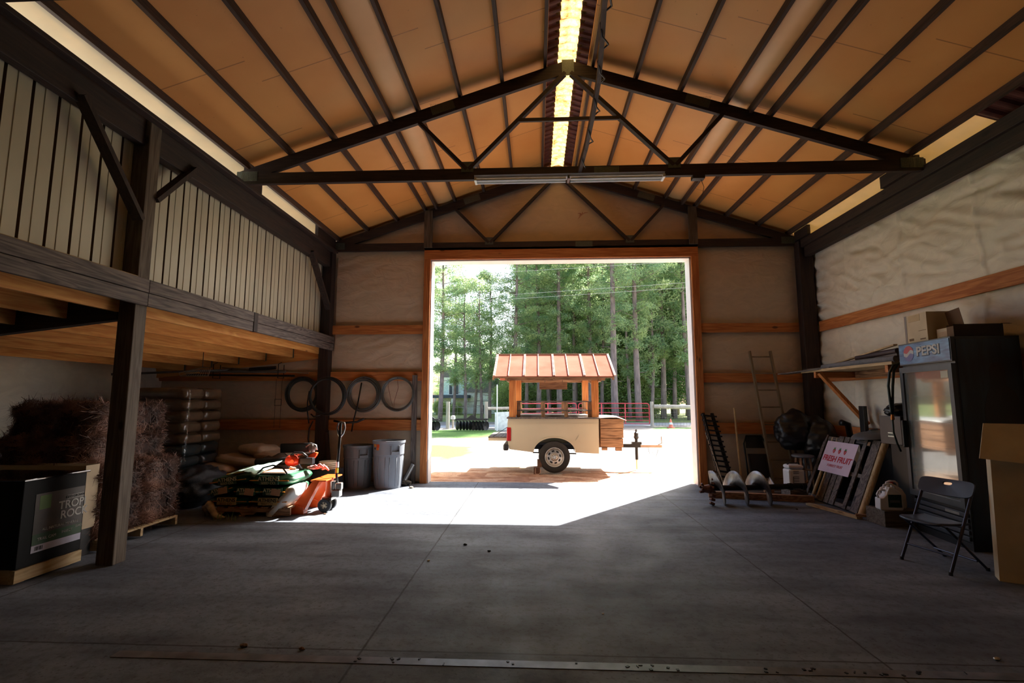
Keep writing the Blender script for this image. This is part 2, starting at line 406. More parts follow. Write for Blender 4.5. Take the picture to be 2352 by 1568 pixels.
# roof: insulation boards (ceiling) under sheet metal, a translucent sheet at the ridge
def board_mat():
    m, nt, b = newmat('ceiling_board')
    tc = nt.nodes.new('ShaderNodeTexCoord'); sp = nt.nodes.new('ShaderNodeSeparateXYZ'); link(nt, tc.outputs['Object'], sp.inputs[0])
    n = nt.nodes.new('ShaderNodeTexNoise'); n.inputs['Scale'].default_value = 1.1; n.inputs['Detail'].default_value = 7; link(nt, tc.outputs['Object'], n.inputs[0])
    cr = nt.nodes.new('ShaderNodeValToRGB'); cr.color_ramp.elements[0].position = .3; cr.color_ramp.elements[1].position = .7
    cr.color_ramp.elements[0].color = srgb(226,156,80); cr.color_ramp.elements[1].color = srgb(240,174,96)
    link(nt, n.outputs[0], cr.inputs[0]); c = cr.outputs[0]
    def m1(op, a, v):
        x = nt.nodes.new('ShaderNodeMath'); x.operation = op
        if isinstance(a, (int, float)): x.inputs[0].default_value = a
        else: link(nt, a, x.inputs[0])
        if v is not None:
            if isinstance(v, (int, float)): x.inputs[1].default_value = v
            else: link(nt, v, x.inputs[1])
        return x.outputs[0]
    # board joints: one every 1.22 m down the length, staggered by purlin bay
    bay = m1('FLOOR', m1('DIVIDE', m1('ABSOLUTE', m1('SUBTRACT', sp.outputs['X'], .47), None), 1.81), None)
    yy = m1('ADD', m1('ADD', sp.outputs['Y'], m1('MULTIPLY', bay, .35)), 50.33)
    fr = m1('ABSOLUTE', m1('SUBTRACT', m1('MODULO', yy, 1.35), .6), None)
    r = nt.nodes.new('ShaderNodeValToRGB'); r.color_ramp.elements[0].position = .003; r.color_ramp.elements[1].position = .008
    r.color_ramp.elements[0].color = (.5,.42,.36,1); r.color_ramp.elements[1].color = (1,1,1,1); link(nt, fr, r.inputs[0])
    x = nt.nodes.new('ShaderNodeMixRGB'); x.blend_type = 'MULTIPLY'; x.inputs[0].default_value = 1; link(nt, c, x.inputs[1]); link(nt, r.outputs[0], x.inputs[2]); c = x.outputs[0]
    n3 = nt.nodes.new('ShaderNodeTexNoise'); n3.inputs['Scale'].default_value = 26; n3.inputs['Detail'].default_value = 3; link(nt, tc.outputs['Object'], n3.inputs[0])
    r3 = nt.nodes.new('ShaderNodeValToRGB'); r3.color_ramp.elements[0].position = .2; r3.color_ramp.elements[1].position = .27
    r3.color_ramp.elements[0].color = (.5,.4,.3,1); r3.color_ramp.elements[1].color = (1,1,1,1); link(nt, n3.outputs[0], r3.inputs[0])
    x = nt.nodes.new('ShaderNodeMixRGB'); x.blend_type = 'MULTIPLY'; x.inputs[0].default_value = 1; link(nt, c, x.inputs[1]); link(nt, r3.outputs[0], x.inputs[2])
    link(nt, x.outputs[0], b.inputs['Base Color']); b.inputs['Roughness'].default_value = .55
    return m
M_BOARD = board_mat()
M_OVER = mat('eave_underside', (240, 226, 190), .6, 0, .05, 3)
_n = M_OVER.node_tree; _t = _n.nodes.new('ShaderNodeBsdfTranslucent'); _t.inputs[0].default_value = srgb(244, 224, 180); _m = _n.nodes.new('ShaderNodeMixShader'); _m.inputs[0].default_value = .12  # translucency added, roof metal left off above, so daylight brightens the eave strips
link(_n, _n.nodes['Principled BSDF'].outputs[0], _m.inputs[1]); link(_n, _t.outputs[0], _m.inputs[2]); link(_n, _m.outputs[0], _n.nodes['Material Output'].inputs[0])
def slab(x0, x1, y0, y1, dz, t, name, m):
    z0, z1 = roofz(x0)+dz, roofz(x1)+dz
    return MB().hexa([(x0,y0,z0),(x1,y0,z1),(x1,y1,z1),(x0,y1,z0),(x0,y0,z0+t),(x1,y0,z1+t),(x1,y1,z1+t),(x0,y1,z0+t)]).build(name, m, loc=(0,0,0))
YB, YE = -6.2, 10.4
PD = .09           # purlin depth
structure(slab(-4.12, .18, YB, YE, PD, .03, 'ceiling', M_BOARD))
structure(slab(.76, 5.08, YB, YE, PD, .03, 'ceiling', M_BOARD))
structure(slab(-4.95, -4.12, 0, YE, PD, .004, 'ceiling', M_OVER)); structure(slab(-4.95, -4.12, YB, 0, PD, .03, 'ceiling', M_BOARD))
structure(slab(5.08, 5.95, 5.72, YE, PD, .004, 'ceiling', M_OVER))
M_RUST = mat('brown_corrugated', (104, 62, 56), .6, .2, .2, 8)
def corr_slab(x0, x1, y0, y1, dz, name, m, amp=.018, per=.17):
    mb = MB(); n = int((y1-y0)/per*8)
    def fn(u, v):
        y = y0+(y1-y0)*v; x = x0+(x1-x0)*u
        return (x, y, roofz(x)+dz+amp*max(-.6, min(.6, math.sin(2*PI*y/per)))/.6)
    return mb.grid(fn, 1, n).build(name, m, loc=(0,0,0))
structure(corr_slab(5.08, 5.95, -6.2, 5.76, PD-.025, 'ceiling', M_RUST, .022, .19))
structure(slab(-4.12, .14, YB, YE, PD+.10, .02, 'roof', mat('roof_metal', (170,166,160), .4, .6)))
structure(slab(.84, 5.08, YB, YE, PD+.10, .02, 'roof', mat('roof_metal', (170,166,160), .4, .6)))
# ridge: dark corrugated edges and the glowing sheet between them
structure(corr_slab(.14, .34, YB, YE, PD+.075, 'ceiling', M_RUST, .02, .15))
structure(corr_slab(.60, .92, YB, YE, PD+.075, 'ceiling', M_RUST, .02, .15))
def translucent():
    m, nt, b = newmat('ridge_fibreglass')
    nt.nodes.remove(b); out = nt.nodes['Material Output']
    tr = nt.nodes.new('ShaderNodeBsdfTranslucent'); df = nt.nodes.new('ShaderNodeBsdfDiffuse'); mx = nt.nodes.new('ShaderNodeMixShader'); mx.inputs[0].default_value = .8
    tc = nt.nodes.new('ShaderNodeTexCoord'); n = nt.nodes.new('ShaderNodeTexNoise'); n.inputs['Scale'].default_value = 9; n.inputs['Detail'].default_value = 8; n.inputs['Roughness'].default_value = .7
    link(nt, tc.outputs['Object'], n.inputs[0])
    cr = nt.nodes.new('ShaderNodeValToRGB'); e = cr.color_ramp.elements; e[0].position = .36; e[1].position = .56
    e[0].color = srgb(112,72,34); e[1].color = srgb(188,150,90)
    link(nt, n.outputs[0], cr.inputs[0]); link(nt, cr.outputs[0], tr.inputs[0]); link(nt, cr.outputs[0], df.inputs[0])
    link(nt, df.outputs[0], mx.inputs[1]); link(nt, tr.outputs[0], mx.inputs[2]); link(nt, mx.outputs[0], out.inputs[0])
    return m
mb = MB(); ny = 900
def rfn(u, v):
    y = YB+(YE-YB)*v
    j = .014*noise.noise(Vector((y*9, 0, 0)))+.02*(math.sin(2*PI*y/.15) > 0)*.5
    x = (.28-j) + (.66+2*j-.28)*u
    return (x, y, roofz(x)+PD+.085+.012*math.sin(2*PI*y/.15)-.03*(1-abs(2*u-1)))
structure(mb.grid(rfn, 8, ny).build('window_1', translucent(), smooth=True, loc=(0,0,0)))
# lighter bulging strips of board beside the doubled purlins
for i, (x0, x1) in enumerate([(-2.02, -1.68), (2.67, 2.97)]):
    mb = MB()
    def bf(u, v):
        x = x0+(x1-x0)*u; y = -3+12.9*v
        return (x, y, roofz(x)+PD-.004-.03*math.sin(PI*u)**.8)
    structure(mb.grid(bf, 10, 40).build('ceiling_strip', mat('pale_strip', (238,184,122), .4, 0, .04, 2), smooth=True, loc=(0,0,0)))

# purlins, one thing each
PX_L = [.15, -.46, -1.06, -1.66, -2.27, -2.86, -3.48, -4.08]; PX_R = [.82, 1.42, 2.03, 2.64, 3.23, 3.84, 4.45, 5.03]
for side, lst in (('left', PX_L), ('right', PX_R)):
    for i, x in enumerate(lst):
        z = roofz(x)+PD/2
        o = MB().box(x-.022, x+.022, -6, YF+.05, z-PD/2-.005, z+PD/2).build('roof_purlin', W('purlin', 'y'))
        tag(o, f'brown roof purlin, {ordn(i)} one {side} of the glowing ridge strip', 'purlin', f'roof purlins {side} of the ridge')
for x, s in ((-2.03, 'left'), (2.96, 'right')):
    z = roofz(x)+.01
    tag(MB().box(x-.025, x+.02, -6, YF+.02, z-.05, z+.04).build('purlin_doubler', W('purlin', 'y')), f'extra low purlin set beside a pale bulging ceiling strip on the {s} roof slope', 'purlin')

# trusses
M_PLATE = mat('galvanised_plate', (96, 104, 96), .5, .25, .3, 60, stretch=(1, 1, 8))
def gang(parent, x, z, y, w_, h_, a=0):
    mb = MB(); mb.obox((x, y-.036, z), (w_, .004, h_), (0, -a, 0))
    for k in range(int(w_/.02)):
        mb.obox((x-w_/2+.01+k*.02, y-.04, z), (.004, .004, h_*.9), (0, -a, 0))
    mb.build('nail_plate', M_PLATE, parent)
def truss(y, label):
    t = thing('roof_truss', label, 'roof truss', (.5, y, 4.65), world=True)
    md = W('dark', 'x'); th = .06
    t_ = MB(); t_.prism([(-4.22,4.65),(5.2,4.65),(5.2,4.81),(-4.22,4.81)], lambda u,v,q: (u,q,v), y-th/2, y+th/2); t_.build('bottom_chord', md, t)
    for sgn, xe in ((-1, -4.22), (1, 5.2)):
        ze = roofz(xe)
        MB().prism([(.47,6.39),(xe,ze),(xe,max(4.70, ze-.19)),(xe-sgn*.2,max(4.72,ze-.13)),(.47,6.20)], lambda u,v,q: (u,q,v), y-th/2+.002, y+th/2-.002).build('top_chord', md, t)
    for a, b in (((-.92,4.80),(.43,6.2)),((1.89,4.80),(.51,6.2)),((-.95,4.80),(-1.68,5.56)),((1.92,4.80),(2.62,5.56))):
        MB().beam((a[0],y,a[1]),(b[0],y,b[1]), .05, .085, up=(0,1,.01)).build('web', md, t)
    if y < 9: MB().beam((-.22,y-.03,5.5),(1.17,y-.03,5.5), .03, .05).build('tie', md, t)
    gang(t, .47, 6.27, y, .17, .24); gang(t, -.94, 4.83, y, .17, .15); gang(t, 1.9, 4.83, y, .17, .15)
    gang(t, -4.08, 4.76, y, .3, .14); gang(t, 5.02, 4.76, y, .3, .14); gang(t, .98, 4.74, y, .34, .11)
    gang(t, -1.3, 5.72, y, .34, .13, R(18.4)); gang(t, 2.25, 5.72, y, .34, .13, -R(18.4))
    return t
truss(6.64, 'dark timber roof truss with the fluorescent light hung under it')
truss(YF-.06, 'dark timber roof truss against the far gable wall above the door')
truss(3.31, 'dark timber roof truss nearest the camera, at the top left corner')

# header beams and posts
def beamthing(name, x0, x1, y0, y1, z0, z1, label, cat, m=None, bevel=.006):
    return tag(MB().box(x0, x1, y0, y1, z0, z1).build(name, m or W('dark', 'y'), bevel=bevel), label, cat)
beamthing('eave_beam', -4.30, -4.20, .2, 4.96, 4.34, 4.64, 'dark eave beam on the left, near piece with diagonal brace under it', 'beam')
beamthing('eave_beam', -4.30, -4.17, 5.04, YF-.1, 4.30, 4.64, 'dark knotty eave beam on the left between near post and far corner', 'beam')
beamthing('top_plate', -4.16, -4.06, .2, YF-.1, 4.60, 4.65, 'thin dark ledge board along the top of the left eave beam', 'board')
beamthing('eave_beam', 5.22, 5.33, .2, YF-.02, 4.38, 4.72, 'dark eave beam along the top of the crumpled right wall', 'beam')
beamthing('top_plate', 5.16, 5.22, .2, YF-.02, 4.56, 4.72, 'dark upper ledger board on the inner face of right eave beam', 'board')
for x, y0, y1, s, w_ in ((-4.15,6.68,7.07,'left','beside the lit truss'),(-4.15,9.03,YF-.10,'left','at the far corner'),(5.15,6.68,7.38,'right','beside the lit truss'),(5.15,9.4,YF-.10,'right','at the far corner')):
    tag(MB().box(x-.03, x+.03, y0, y1, 4.655 if s == 'left' else 4.725, roofz(x)+.075).build('heel_block', W('dark', 'y')), f'dark heel block filling the {s} eave gap {w_}', 'wood block')
tag(MB().box(-4.33, -4.15, 4.93, 5.09, 0, 4.62).build('timber_post', W('post', 'z'), bevel=.008), 'square timber post standing free at the left, near the black display box', 'post')
tag(MB().box(-4.33, -4.13, YF-.22, YF-.02, 0, 4.64).build('timber_post', W('dark', 'z'), bevel=.008), 'dark square timber post in the far left corner behind the pallet jack', 'post')
tag(MB().box(5.12, 5.38, YF-.24, YF-.05, 0, 4.70).build('timber_post', W('dark', 'z'), bevel=.01), 'thick dark timber post in the far right corner', 'post')
for (a, b, l) in (((4.12,4.40),(4.9,3.5),'diagonal knee brace left of the near post'),((5.08,3.78),(5.66,4.42),'short knee brace right of the near post'),((8.88,4.36),(9.76,3.42),'knee brace at the far left corner post')):
    tag(MB().beam((-4.17, a[0], a[1]),(-4.17, b[0], b[1]), .05, .11, up=(1,0,0)).build('knee_brace', W('dark', 'z')), 'dark '+l, 'brace')
for x, s in ((-2.19, 'left'), (3.15, 'right')):
    tag(MB().box(x-.085, x+.085, YF-.13, YF-.095, 4.70, roofz(x)-.02).build('gable_stud', W('post', 'z')), f'short gable stud standing on the door header at its {s} end', 'stud')

# door surround
d = bpy.data.objects.new('door_1', None); COL.objects.link(d); d['kind'] = 'structure'; d.location = (.5, YF, 0); d['_w'] = [.5, YF, 0]
MB().box(-2.27, 3.24, YF-.09, YF-.04, DZ+.02, 4.70).build('header', W('orange', 'x'), d, bevel=.004)
MB().box(-2.27, -2.14, YF-.09, YF-.04, 0, DZ+.02).build('jamb', W('orange', 'z'), d, bevel=.004)
MB().box(3.10, 3.24, YF-.09, YF-.04, 0, DZ+.02).build('jamb', W('orange', 'z'), d, bevel=.004)
MB().box(.88, 1.0, YF-.085, YF-.04, 4.70, 4.80).build('block', W('orange', 'z'), d)
MW = mat('white_trim', (236, 238, 240), .4, 0, .03)
MB().box(DX0-.02, DX0+.015, YF-.05, YF+.24, 0, DZ).build('trim_side', MW, d)
MB().box(DX1-.015, DX1+.02, YF-.05, YF+.24, 0, DZ).build('trim_side', MW, d)
MB().box(DX0-.02, DX1+.02, YF-.05, YF+.24, DZ-.015, DZ+.02).build('trim_top', MW, d)
del d['_w']
tag(MB().box(-2.45, -2.36, YF-.12, YF-.05, 0, 2.1).build('loose_board', W('weather', 'z')), 'grey weathered board standing on end by the left door jamb', 'board')

# girts
gi = 0
for (x0, x1, s) in ((-4.13, -2.27, 'left of the door'), (3.24, 5.2, 'right of the door'), (XO, -4.33, 'inside the lean-to bay')):
    for (z0, z1, n) in ((2.93, 3.11, 'top'), (1.99, 2.17, 'middle'), (1.01, 1.22, 'lowest')):
        if x0 == XO and n == 'top': continue
        dz = -.04 if x0 > 0 and n != 'top' else 0
        tag(MB().box(x0, x1, YF-.06, YF-.02, z0+dz, z1+dz).build('wall_girt', W('orange', 'x'), bevel=.003), f'orange pine girt on the far wall {s}, {n} one', 'girt', f'far wall girts {s}')
for (z0, z1, n) in ((2.91, 3.10, 'top'), (1.95, 2.13, 'middle'), (.98, 1.16, 'lowest')):
    tag(MB().box(5.40, 5.445, -2, YF-.24, z0, z1).build('wall_girt', W('orange', 'y'), bevel=.003), f'long orange pine girt along the crumpled right wall, {n} one', 'girt', 'right wall girts')

# ---- lean-to roof on the left
def lz(x): return 2.72 + .115*(x+4.34)*1.0      # top of lean-to framing
for (z0, z1, lab) in ((2.60, 2.735, 'lower'), (2.742, 2.88, 'upper')):
    for (y0, y1, p) in ((0, 5.03, 'near'), (5.035, 7.02, 'middle'), (7.12, YF-.03, 'far')):
        tag(MB().box(-4.14, -4.10 if lab == 'lower' else -4.095, y0, y1, z0, z1).build('rim_board', W('weather', 'y'), bevel=.004), f'grey weathered rim board of the lean-to edge, {lab} course, {p} piece', 'board', 'lean-to rim boards')
tag(MB().box(-4.15, -4.09, 7.02, 7.12, 2.60, 2.88).build('rim_splice', W('dark', 'z')), 'dark splice block between the lean-to rim boards', 'wood block')
tag(MB().box(-4.2, -4.145, 0, 4.93, 2.88, 2.90).build('pale_lath', W('pale', 'y')), 'pale thin strip lying on top of the near rim board', 'board')
for i, y in enumerate((5.02, YF-.09)):
    x0, x1 = -4.34, XO
    tag(MB().prism([(x0, lz(x0)-.28),(x0, lz(x0)),(x1, lz(x1)),(x1, lz(x1)-.28)], lambda u,v,q: (u,q,v), y-.09 if i == 0 else y-.03, y+.0 if i == 0 else y+.03).build('lean_to_rafter', W('dark' if i == 0 else 'joist', 'x')),
        ['dark sloping lean-to rafter running left from the free post', 'orange sloping ledger rafter on the far wall of the lean-to'][i], 'rafter')
for b_, (y0, y1, p) in enumerate(((-.5, 4.93, 'near'), (5.02, YF-.12, 'far'))):
    for i in range(6):
        x = -4.34-.56*i
        if b_ == 0 and i > 4: continue
        z = lz(x)
        tag(MB().box(x-.02, x+.02, y0, y1, z-.20, z).build('lean_to_joist', W('joist', 'y'), bevel=.003), f'fresh pine joist under the lean-to roof, {ordn(i)} from the weathered rim in the {p} bay', 'joist', f'lean-to joists, {p} bay')
        for yy in ((y0+.02) if b_ else None, y1-.01):
            if yy is None or b_ == 0: continue
            tag(MB().box(x-.024, x+.024, yy-.03, yy+.01, z-.205, z-.02).build('joist_hanger', M_PLATE), f'small metal joist hanger on the {ordn(i)} {p} lean-to joist, {"near" if yy < 6 else "far"} end', 'bracket', 'joist hangers')
mb = MB(); mb.hexa([(-4.2,YB,lz(-4.2)+.005),(XO-.4,YB,lz(XO-.4)+.005),(XO-.4,YE,lz(XO-.4)+.005),(-4.2,YE,lz(-4.2)+.005),(-4.2,YB,lz(-4.2)+.03),(XO-.4,YB,lz(XO-.4)+.03),(XO-.4,YE,lz(XO-.4)+.03),(-4.2,YE,lz(-4.2)+.03)])
structure(mb.build('ceiling_lean_to', mat('roof_lining', (214, 200, 178), .55, 0, .05), loc=(0,0,0)))
mb = MB(); mb.hexa([(-4.38,YB,lz(-4.38)+.05),(XO-1.2,YB,lz(XO-1.2)+.05),(XO-1.2,YE,lz(XO-1.2)+.05),(-4.38,YE,lz(-4.38)+.05),(-4.38,YB,lz(-4.38)+.06),(XO-1.2,YB,lz(XO-1.2)+.06),(XO-1.2,YE,lz(XO-1.2)+.06),(-4.38,YE,lz(-4.38)+.06)])
structure(mb.build('roof_lean_to', mat('bright_roof_metal', (226, 226, 222), .5, .1, .03), loc=(0,0,0)))

# ================================================================ OUTSIDE
def gx(px, Y): return (px-1231)/1150.8*Y
def ground_mat():
    m, nt, b = newmat('yard_ground')
    tc = nt.nodes.new('ShaderNodeTexCoord'); sp = nt.nodes.new('ShaderNodeSeparateXYZ'); link(nt, tc.outputs['Object'], sp.inputs[0])
    def nz(sc, det=6, st=(1,1,1)):
        mp = nt.nodes.new('ShaderNodeMapping'); mp.inputs['Scale'].default_value = st; link(nt, tc.outputs['Object'], mp.inputs[0])
        n = nt.nodes.new('ShaderNodeTexNoise'); n.inputs['Scale'].default_value = sc; n.inputs['Detail'].default_value = det; link(nt, mp.outputs[0], n.inputs[0]); return n.outputs[0]
    def mth(op, a, v):
        x = nt.nodes.new('ShaderNodeMath'); x.operation = op
        for i, q in enumerate((a, v)):
            if q is None: continue
            if isinstance(q, (int, float)): x.inputs[i].default_value = q
            else: link(nt, q, x.inputs[i])
        x.use_clamp = False
        return x.outputs[0]
    wob = mth('MULTIPLY', mth('SUBTRACT', nz(.7, 7), .5), 3.0)
    X, Y = sp.outputs['X'], mth('ADD', sp.outputs['Y'], wob)
    Xw = mth('ADD', X, wob)
    def rect(x0, x1, y0, y1, f=.4, ya=Y, xa=Xw):
        a = mth('MINIMUM', mth('SUBTRACT', xa, x0), mth('SUBTRACT', x1, xa)); c = mth('MINIMUM', mth('SUBTRACT', ya, y0), mth('SUBTRACT', y1, ya))
        q = mth('DIVIDE', mth('MINIMUM', a, c), f); x = nt.nodes.new('ShaderNodeMath'); x.operation = 'ADD'; x.use_clamp = True; x.inputs[1].default_value = 0; link(nt, q, x.inputs[0]); return x.outputs[0]
    def ramp(i, p0, p1, c0, c1):
        r = nt.nodes.new('ShaderNodeValToRGB'); e = r.color_ramp.elements
        e[0].position = p0; e[1].position = p1; e[0].color = c0; e[1].color = c1; link(nt, i, r.inputs[0]); return r.outputs[0]
    def mix(f, a, c):
        x = nt.nodes.new('ShaderNodeMixRGB'); link(nt, f, x.inputs[0]); link(nt, a, x.inputs[1]); link(nt, c, x.inputs[2]); return x.outputs[0]
    gravel = ramp(nz(26, 8), .3, .62, srgb(78,74,71), srgb(142,136,130))
    dirt = ramp(nz(4, 9), .32, .66, srgb(150,104,72), srgb(196,158,124))
    dirt2 = ramp(nz(30, 6), .35, .5, srgb(120,80,56), srgb(206,170,138))
    grass = ramp(nz(9, 9), .3, .7, srgb(46,90,18), srgb(84,122,34))
    wood_ = ramp(nz(3, 9), .3, .7, srgb(74,96,38), srgb(128,140,74))
    road = ramp(nz(5, 5), .3, .7, srgb(130,134,140), srgb(152,156,160))
    x = nt.nodes.new('ShaderNodeMixRGB'); x.inputs[0].default_value = .4; link(nt, dirt, x.inputs[1]); link(nt, dirt2, x.inputs[2]); dirt = x.outputs[0]
    c = mix(rect(-60, 60, 5, 13.2, 1.6), gravel, dirt)
    c = mix(rect(-40, -1.5, 13.9, 18.4, .7), c, grass)
    c = mix(rect(-40, -1.3, 21.5, 28.2, .8), c, grass)
    c = mix(rect(6.6, 40, 28.6, 31.2, .6), c, grass)
    c = mix(rect(-200, 200, 37, 300, .6, sp.outputs['Y'], X), c, wood_)
    c = mix(rect(-200, -9, 31.5, 300, .6, sp.outputs['Y'], X), c, wood_)
    yr = mth('SUBTRACT', sp.outputs['Y'], mth('MULTIPLY', X, .28))
    c = mix(rect(-200, 200, 30.6, 34.0, .15, yr, X), c, road)
    link(nt, c, b.inputs['Base Color']); b.inputs['Roughness'].default_value = .9
    bp = nt.nodes.new('ShaderNodeBump'); bp.inputs['Strength'].default_value = .7; bp.inputs['Distance'].default_value = .03
    link(nt, nz(18, 9), bp.inputs['Height']); link(nt, bp.outputs[0], b.inputs['Normal'])
    return m
mb = MB(); mb.poly([(-150,-60,0),(150,-60,0),(150,200,0),(-150,200,0)])
go = mb.build('ground', ground_mat(), loc=(0,0,-.025)); structure(go)
# rough dirt clods just outside the door
mb = MB()
def dfn(u, v):
    x = -4+8*u; y = YF+.25+1.9*v
    return (x, y, -.03+.05*max(0, noise.noise(Vector((x*1.8, y*3.0, 3)))+.12)*min(1, 4*v)*min(1, 4*(1-v))*min(1, 4*u)*min(1, 4*(1-u)))
tag(mb.grid(dfn, 160, 60).build('loose_dirt', mat('red_dirt', (178,132,98), .95, 0, .25, 5, bump=.6, c2=(138,92,62)), smooth=True), 'loose reddish dirt heaped between barn floor and trailer', 'dirt', kind='stuff')

# ---- trees
def leafmat(name, c, c2, tr=.3):
    m, nt, b = newmat(name)
    tc = nt.nodes.new('ShaderNodeTexCoord'); n = nt.nodes.new('ShaderNodeTexNoise'); n.inputs['Scale'].default_value = .7; n.inputs['Detail'].default_value = 4
    link(nt, tc.outputs['Object'], n.inputs[0])
    cr = nt.nodes.new('ShaderNodeValToRGB'); cr.color_ramp.elements[0].position = .35; cr.color_ramp.elements[1].position = .65
    cr.color_ramp.elements[0].color = srgb(*c); cr.color_ramp.elements[1].color = srgb(*c2)
    link(nt, n.outputs[0], cr.inputs[0]); link(nt, cr.outputs[0], b.inputs['Base Color']); b.inputs['Roughness'].default_value = .5
    t = nt.nodes.new('ShaderNodeBsdfTranslucent'); link(nt, cr.outputs[0], t.inputs[0])
    mx = nt.nodes.new('ShaderNodeMixShader'); mx.inputs[0].default_value = tr
    link(nt, b.outputs[0], mx.inputs[1]); link(nt, t.outputs[0], mx.inputs[2]); link(nt, mx.outputs[0], nt.nodes['Material Output'].inputs[0])
    return m
M_NEED = leafmat('pine_needles', (132,166,128), (192,206,146), .58)
M_LEAF = leafmat('broad_leaves', (70,112,68), (120,154,82), .42)
M_LEAF2 = leafmat('light_leaves', (134,160,96), (176,190,124), .5)
M_BARK = mat('pine_bark', (138,122,116), .9, 0, .25, 5, bump=.6, bscale=12, stretch=(1,1,.3))
rng = random.Random(3)
def tuft(bm, c, r, n, ln, wd, flat=.6, sub=0):
    for _ in range(n):
        d = Vector((rng.gauss(0,1), rng.gauss(0,1), rng.gauss(0,1))).normalized(); k = r*(.25+.75*rng.random()**.6)
        p = c + Vector((d.x*k, d.y*k, d.z*k*flat))
        q = Vector((rng.gauss(0,1), rng.gauss(0,1), rng.gauss(0,.8)+.3)).normalized(); s_ = q.cross(Vector((rng.gauss(0,1), rng.gauss(0,1), rng.gauss(0,1)))).normalized()*wd
        a = [bm.verts.new(p-s_*.5), bm.verts.new(p+s_*.5), bm.verts.new(p+q*ln)]
        bm.faces.new(a)
def pine_proto(h, cb, rad, seed, dens=1.0, tilt=.3):
    rng.seed(seed)
    t = thing('pine_tree', 'tall pine', 'tree')
    tr = MB(); pts = []; dx = rng.uniform(-tilt, tilt); ph = rng.uniform(0, 6)
    for i in range(11):
        f = i/10; pts.append(Vector((dx*f*2 + .12*math.sin(f*5+ph), .12*math.cos(f*4+ph), h*f-.1)))
    r0 = .0125*h
    tr.tube(pts, [r0*(1-.8*i/10) for i in range(11)], 9)
    fol = MB()
    n = int(46*(h-cb)/10*dens)
    for i in range(n):
        f = rng.random()**.85; z = cb+(h-cb)*f
        env = rad*(math.sin(PI*min(1, .16+.84*(1-f)))**.7)*(.55+.45*rng.random())*(1 if f > .15 else .75)
        a = rng.uniform(0, 2*PI); k = i/10
        base = pts[min(10, int(z/h*10))]
        tip = Vector((base.x+env*math.cos(a), base.y+env*math.sin(a), z+env*.18))
        tr.tube([Vector((base.x, base.y, z-.1*env)), (Vector((base.x, base.y, z))+tip)/2+Vector((0,0,-.08)), tip], [.035, .02, .008], 4)
        for q in (1.0, .72, .45):
            c = Vector((base.x, base.y, z))*(1-q) + tip*q + Vector((rng.uniform(-.3,.3), rng.uniform(-.3,.3), rng.uniform(-.15,.25)))
            tuft(fol.bm, c, rng.uniform(.45,.8), int(58*dens), .26, .075, .6)
    for _ in range(5):
        z = rng.uniform(cb*.35, cb); a = rng.uniform(0, 6.3); l = rng.uniform(.5, 1.3)
        b0 = pts[min(10, int(z/h*10))]; tr.tube([(b0.x, b0.y, z), (b0.x+l*math.cos(a), b0.y+l*math.sin(a), z+.1)], [.025, .008], 4)
    tr.build('trunk', M_BARK, t, smooth=True); fol.build('foliage', M_NEED, t)
    return t
def broad_proto(h, rad, seed, m, name='leafy_tree'):
    rng.seed(seed)
    t = thing(name, 'leafy tree', 'tree')
    tr = MB(); tr.tube([(0,0,-.1),(.1,0,h*.35),(0,.1,h*.75)], [.02*h, .014*h, .004*h], 8)
    fol = MB()
    for i in range(int(70*rad)):
        f = rng.random(); z = h*(.12+.88*f); env = rad*math.sin(PI*(.12+.83*f))**.6*rng.uniform(.5,1); a = rng.uniform(0, 6.3)
        c = Vector((env*math.cos(a), env*math.sin(a), z)); tr.tube([(0,0,z*.8), c], [.03,.01], 3)
        tuft(fol.bm, c, rng.uniform(.6, 1.1), 130, .11, .09, .75)
    tr.build('trunk', M_BARK, t); fol.build('foliage', m, t)
    return t
pines = [pine_proto(19, 4.6, 3.0, 11, 1.1), pine_proto(22, 5.2, 3.3, 12, 1.1), pine_proto(16, 3.6, 2.3, 13, .9), pine_proto(24, 6.2, 3.1, 14, 1.1), pine_proto(12, 2.6, 1.9, 15, .8)]
used = set()
def put(proto, i, px, Y, s, lab, grp=None, rz=None, cat='tree'):
    p = proto[i]; rz = rng.uniform(0, 6.3) if rz is None else rz
    loc = (gx(px, Y), Y, -.03)
    if p.name in used: o = copy_tree(p)
    else: used.add(p.name); o = p
    o.location = loc; o.rotation_euler.z = rz; o.scale = (s, s, s); o['label'] = lab; o['category'] = cat
    if grp: o['group'] = grp
    elif 'group' in o: del o['group']
    return o
rng.seed(5)
FR = [(1012,38,0,.80,'tall pine with thick grey trunk at the left edge of the doorway view'),
      (1043,43,2,.72,'slim pine standing in front of the light blue house gable'),
      (1066,40,4,.95,'pine with low green boughs in front of the pale house'),
      (1088,46,4,1.0,'small thin pine before the garage of the pale house'),
      (1104,42,4,.98,'slender pine left of the white board beyond the fence'),
      (1128,45,2,.82,'pine whose dark trunk rises just left of the trailer roof'),
      (1186,41,1,.82,'pine behind the left end of the trailer roof'),
      (1235,43,0,.95,'pine behind the trailer roof, left of its middle'),
      (1288,42,3,.85,'pine behind the middle of the trailer roof'),
      (1352,44,1,.92,'pine behind the right end of the trailer roof'),
      (1413,37,3,.92,'very thick trunked pine just right of the trailer roof'),
      (1462,39,1,.98,'straight grey trunked pine second right of the trailer roof'),
      (1516,44,0,1.1,'pine above the wooden gate post'),
      (1572,42,2,1.15,'bushy pine at the right edge of the doorway view')]
for px, Y, i, s, l in FR: put(pines, i, px, Y, s, l)
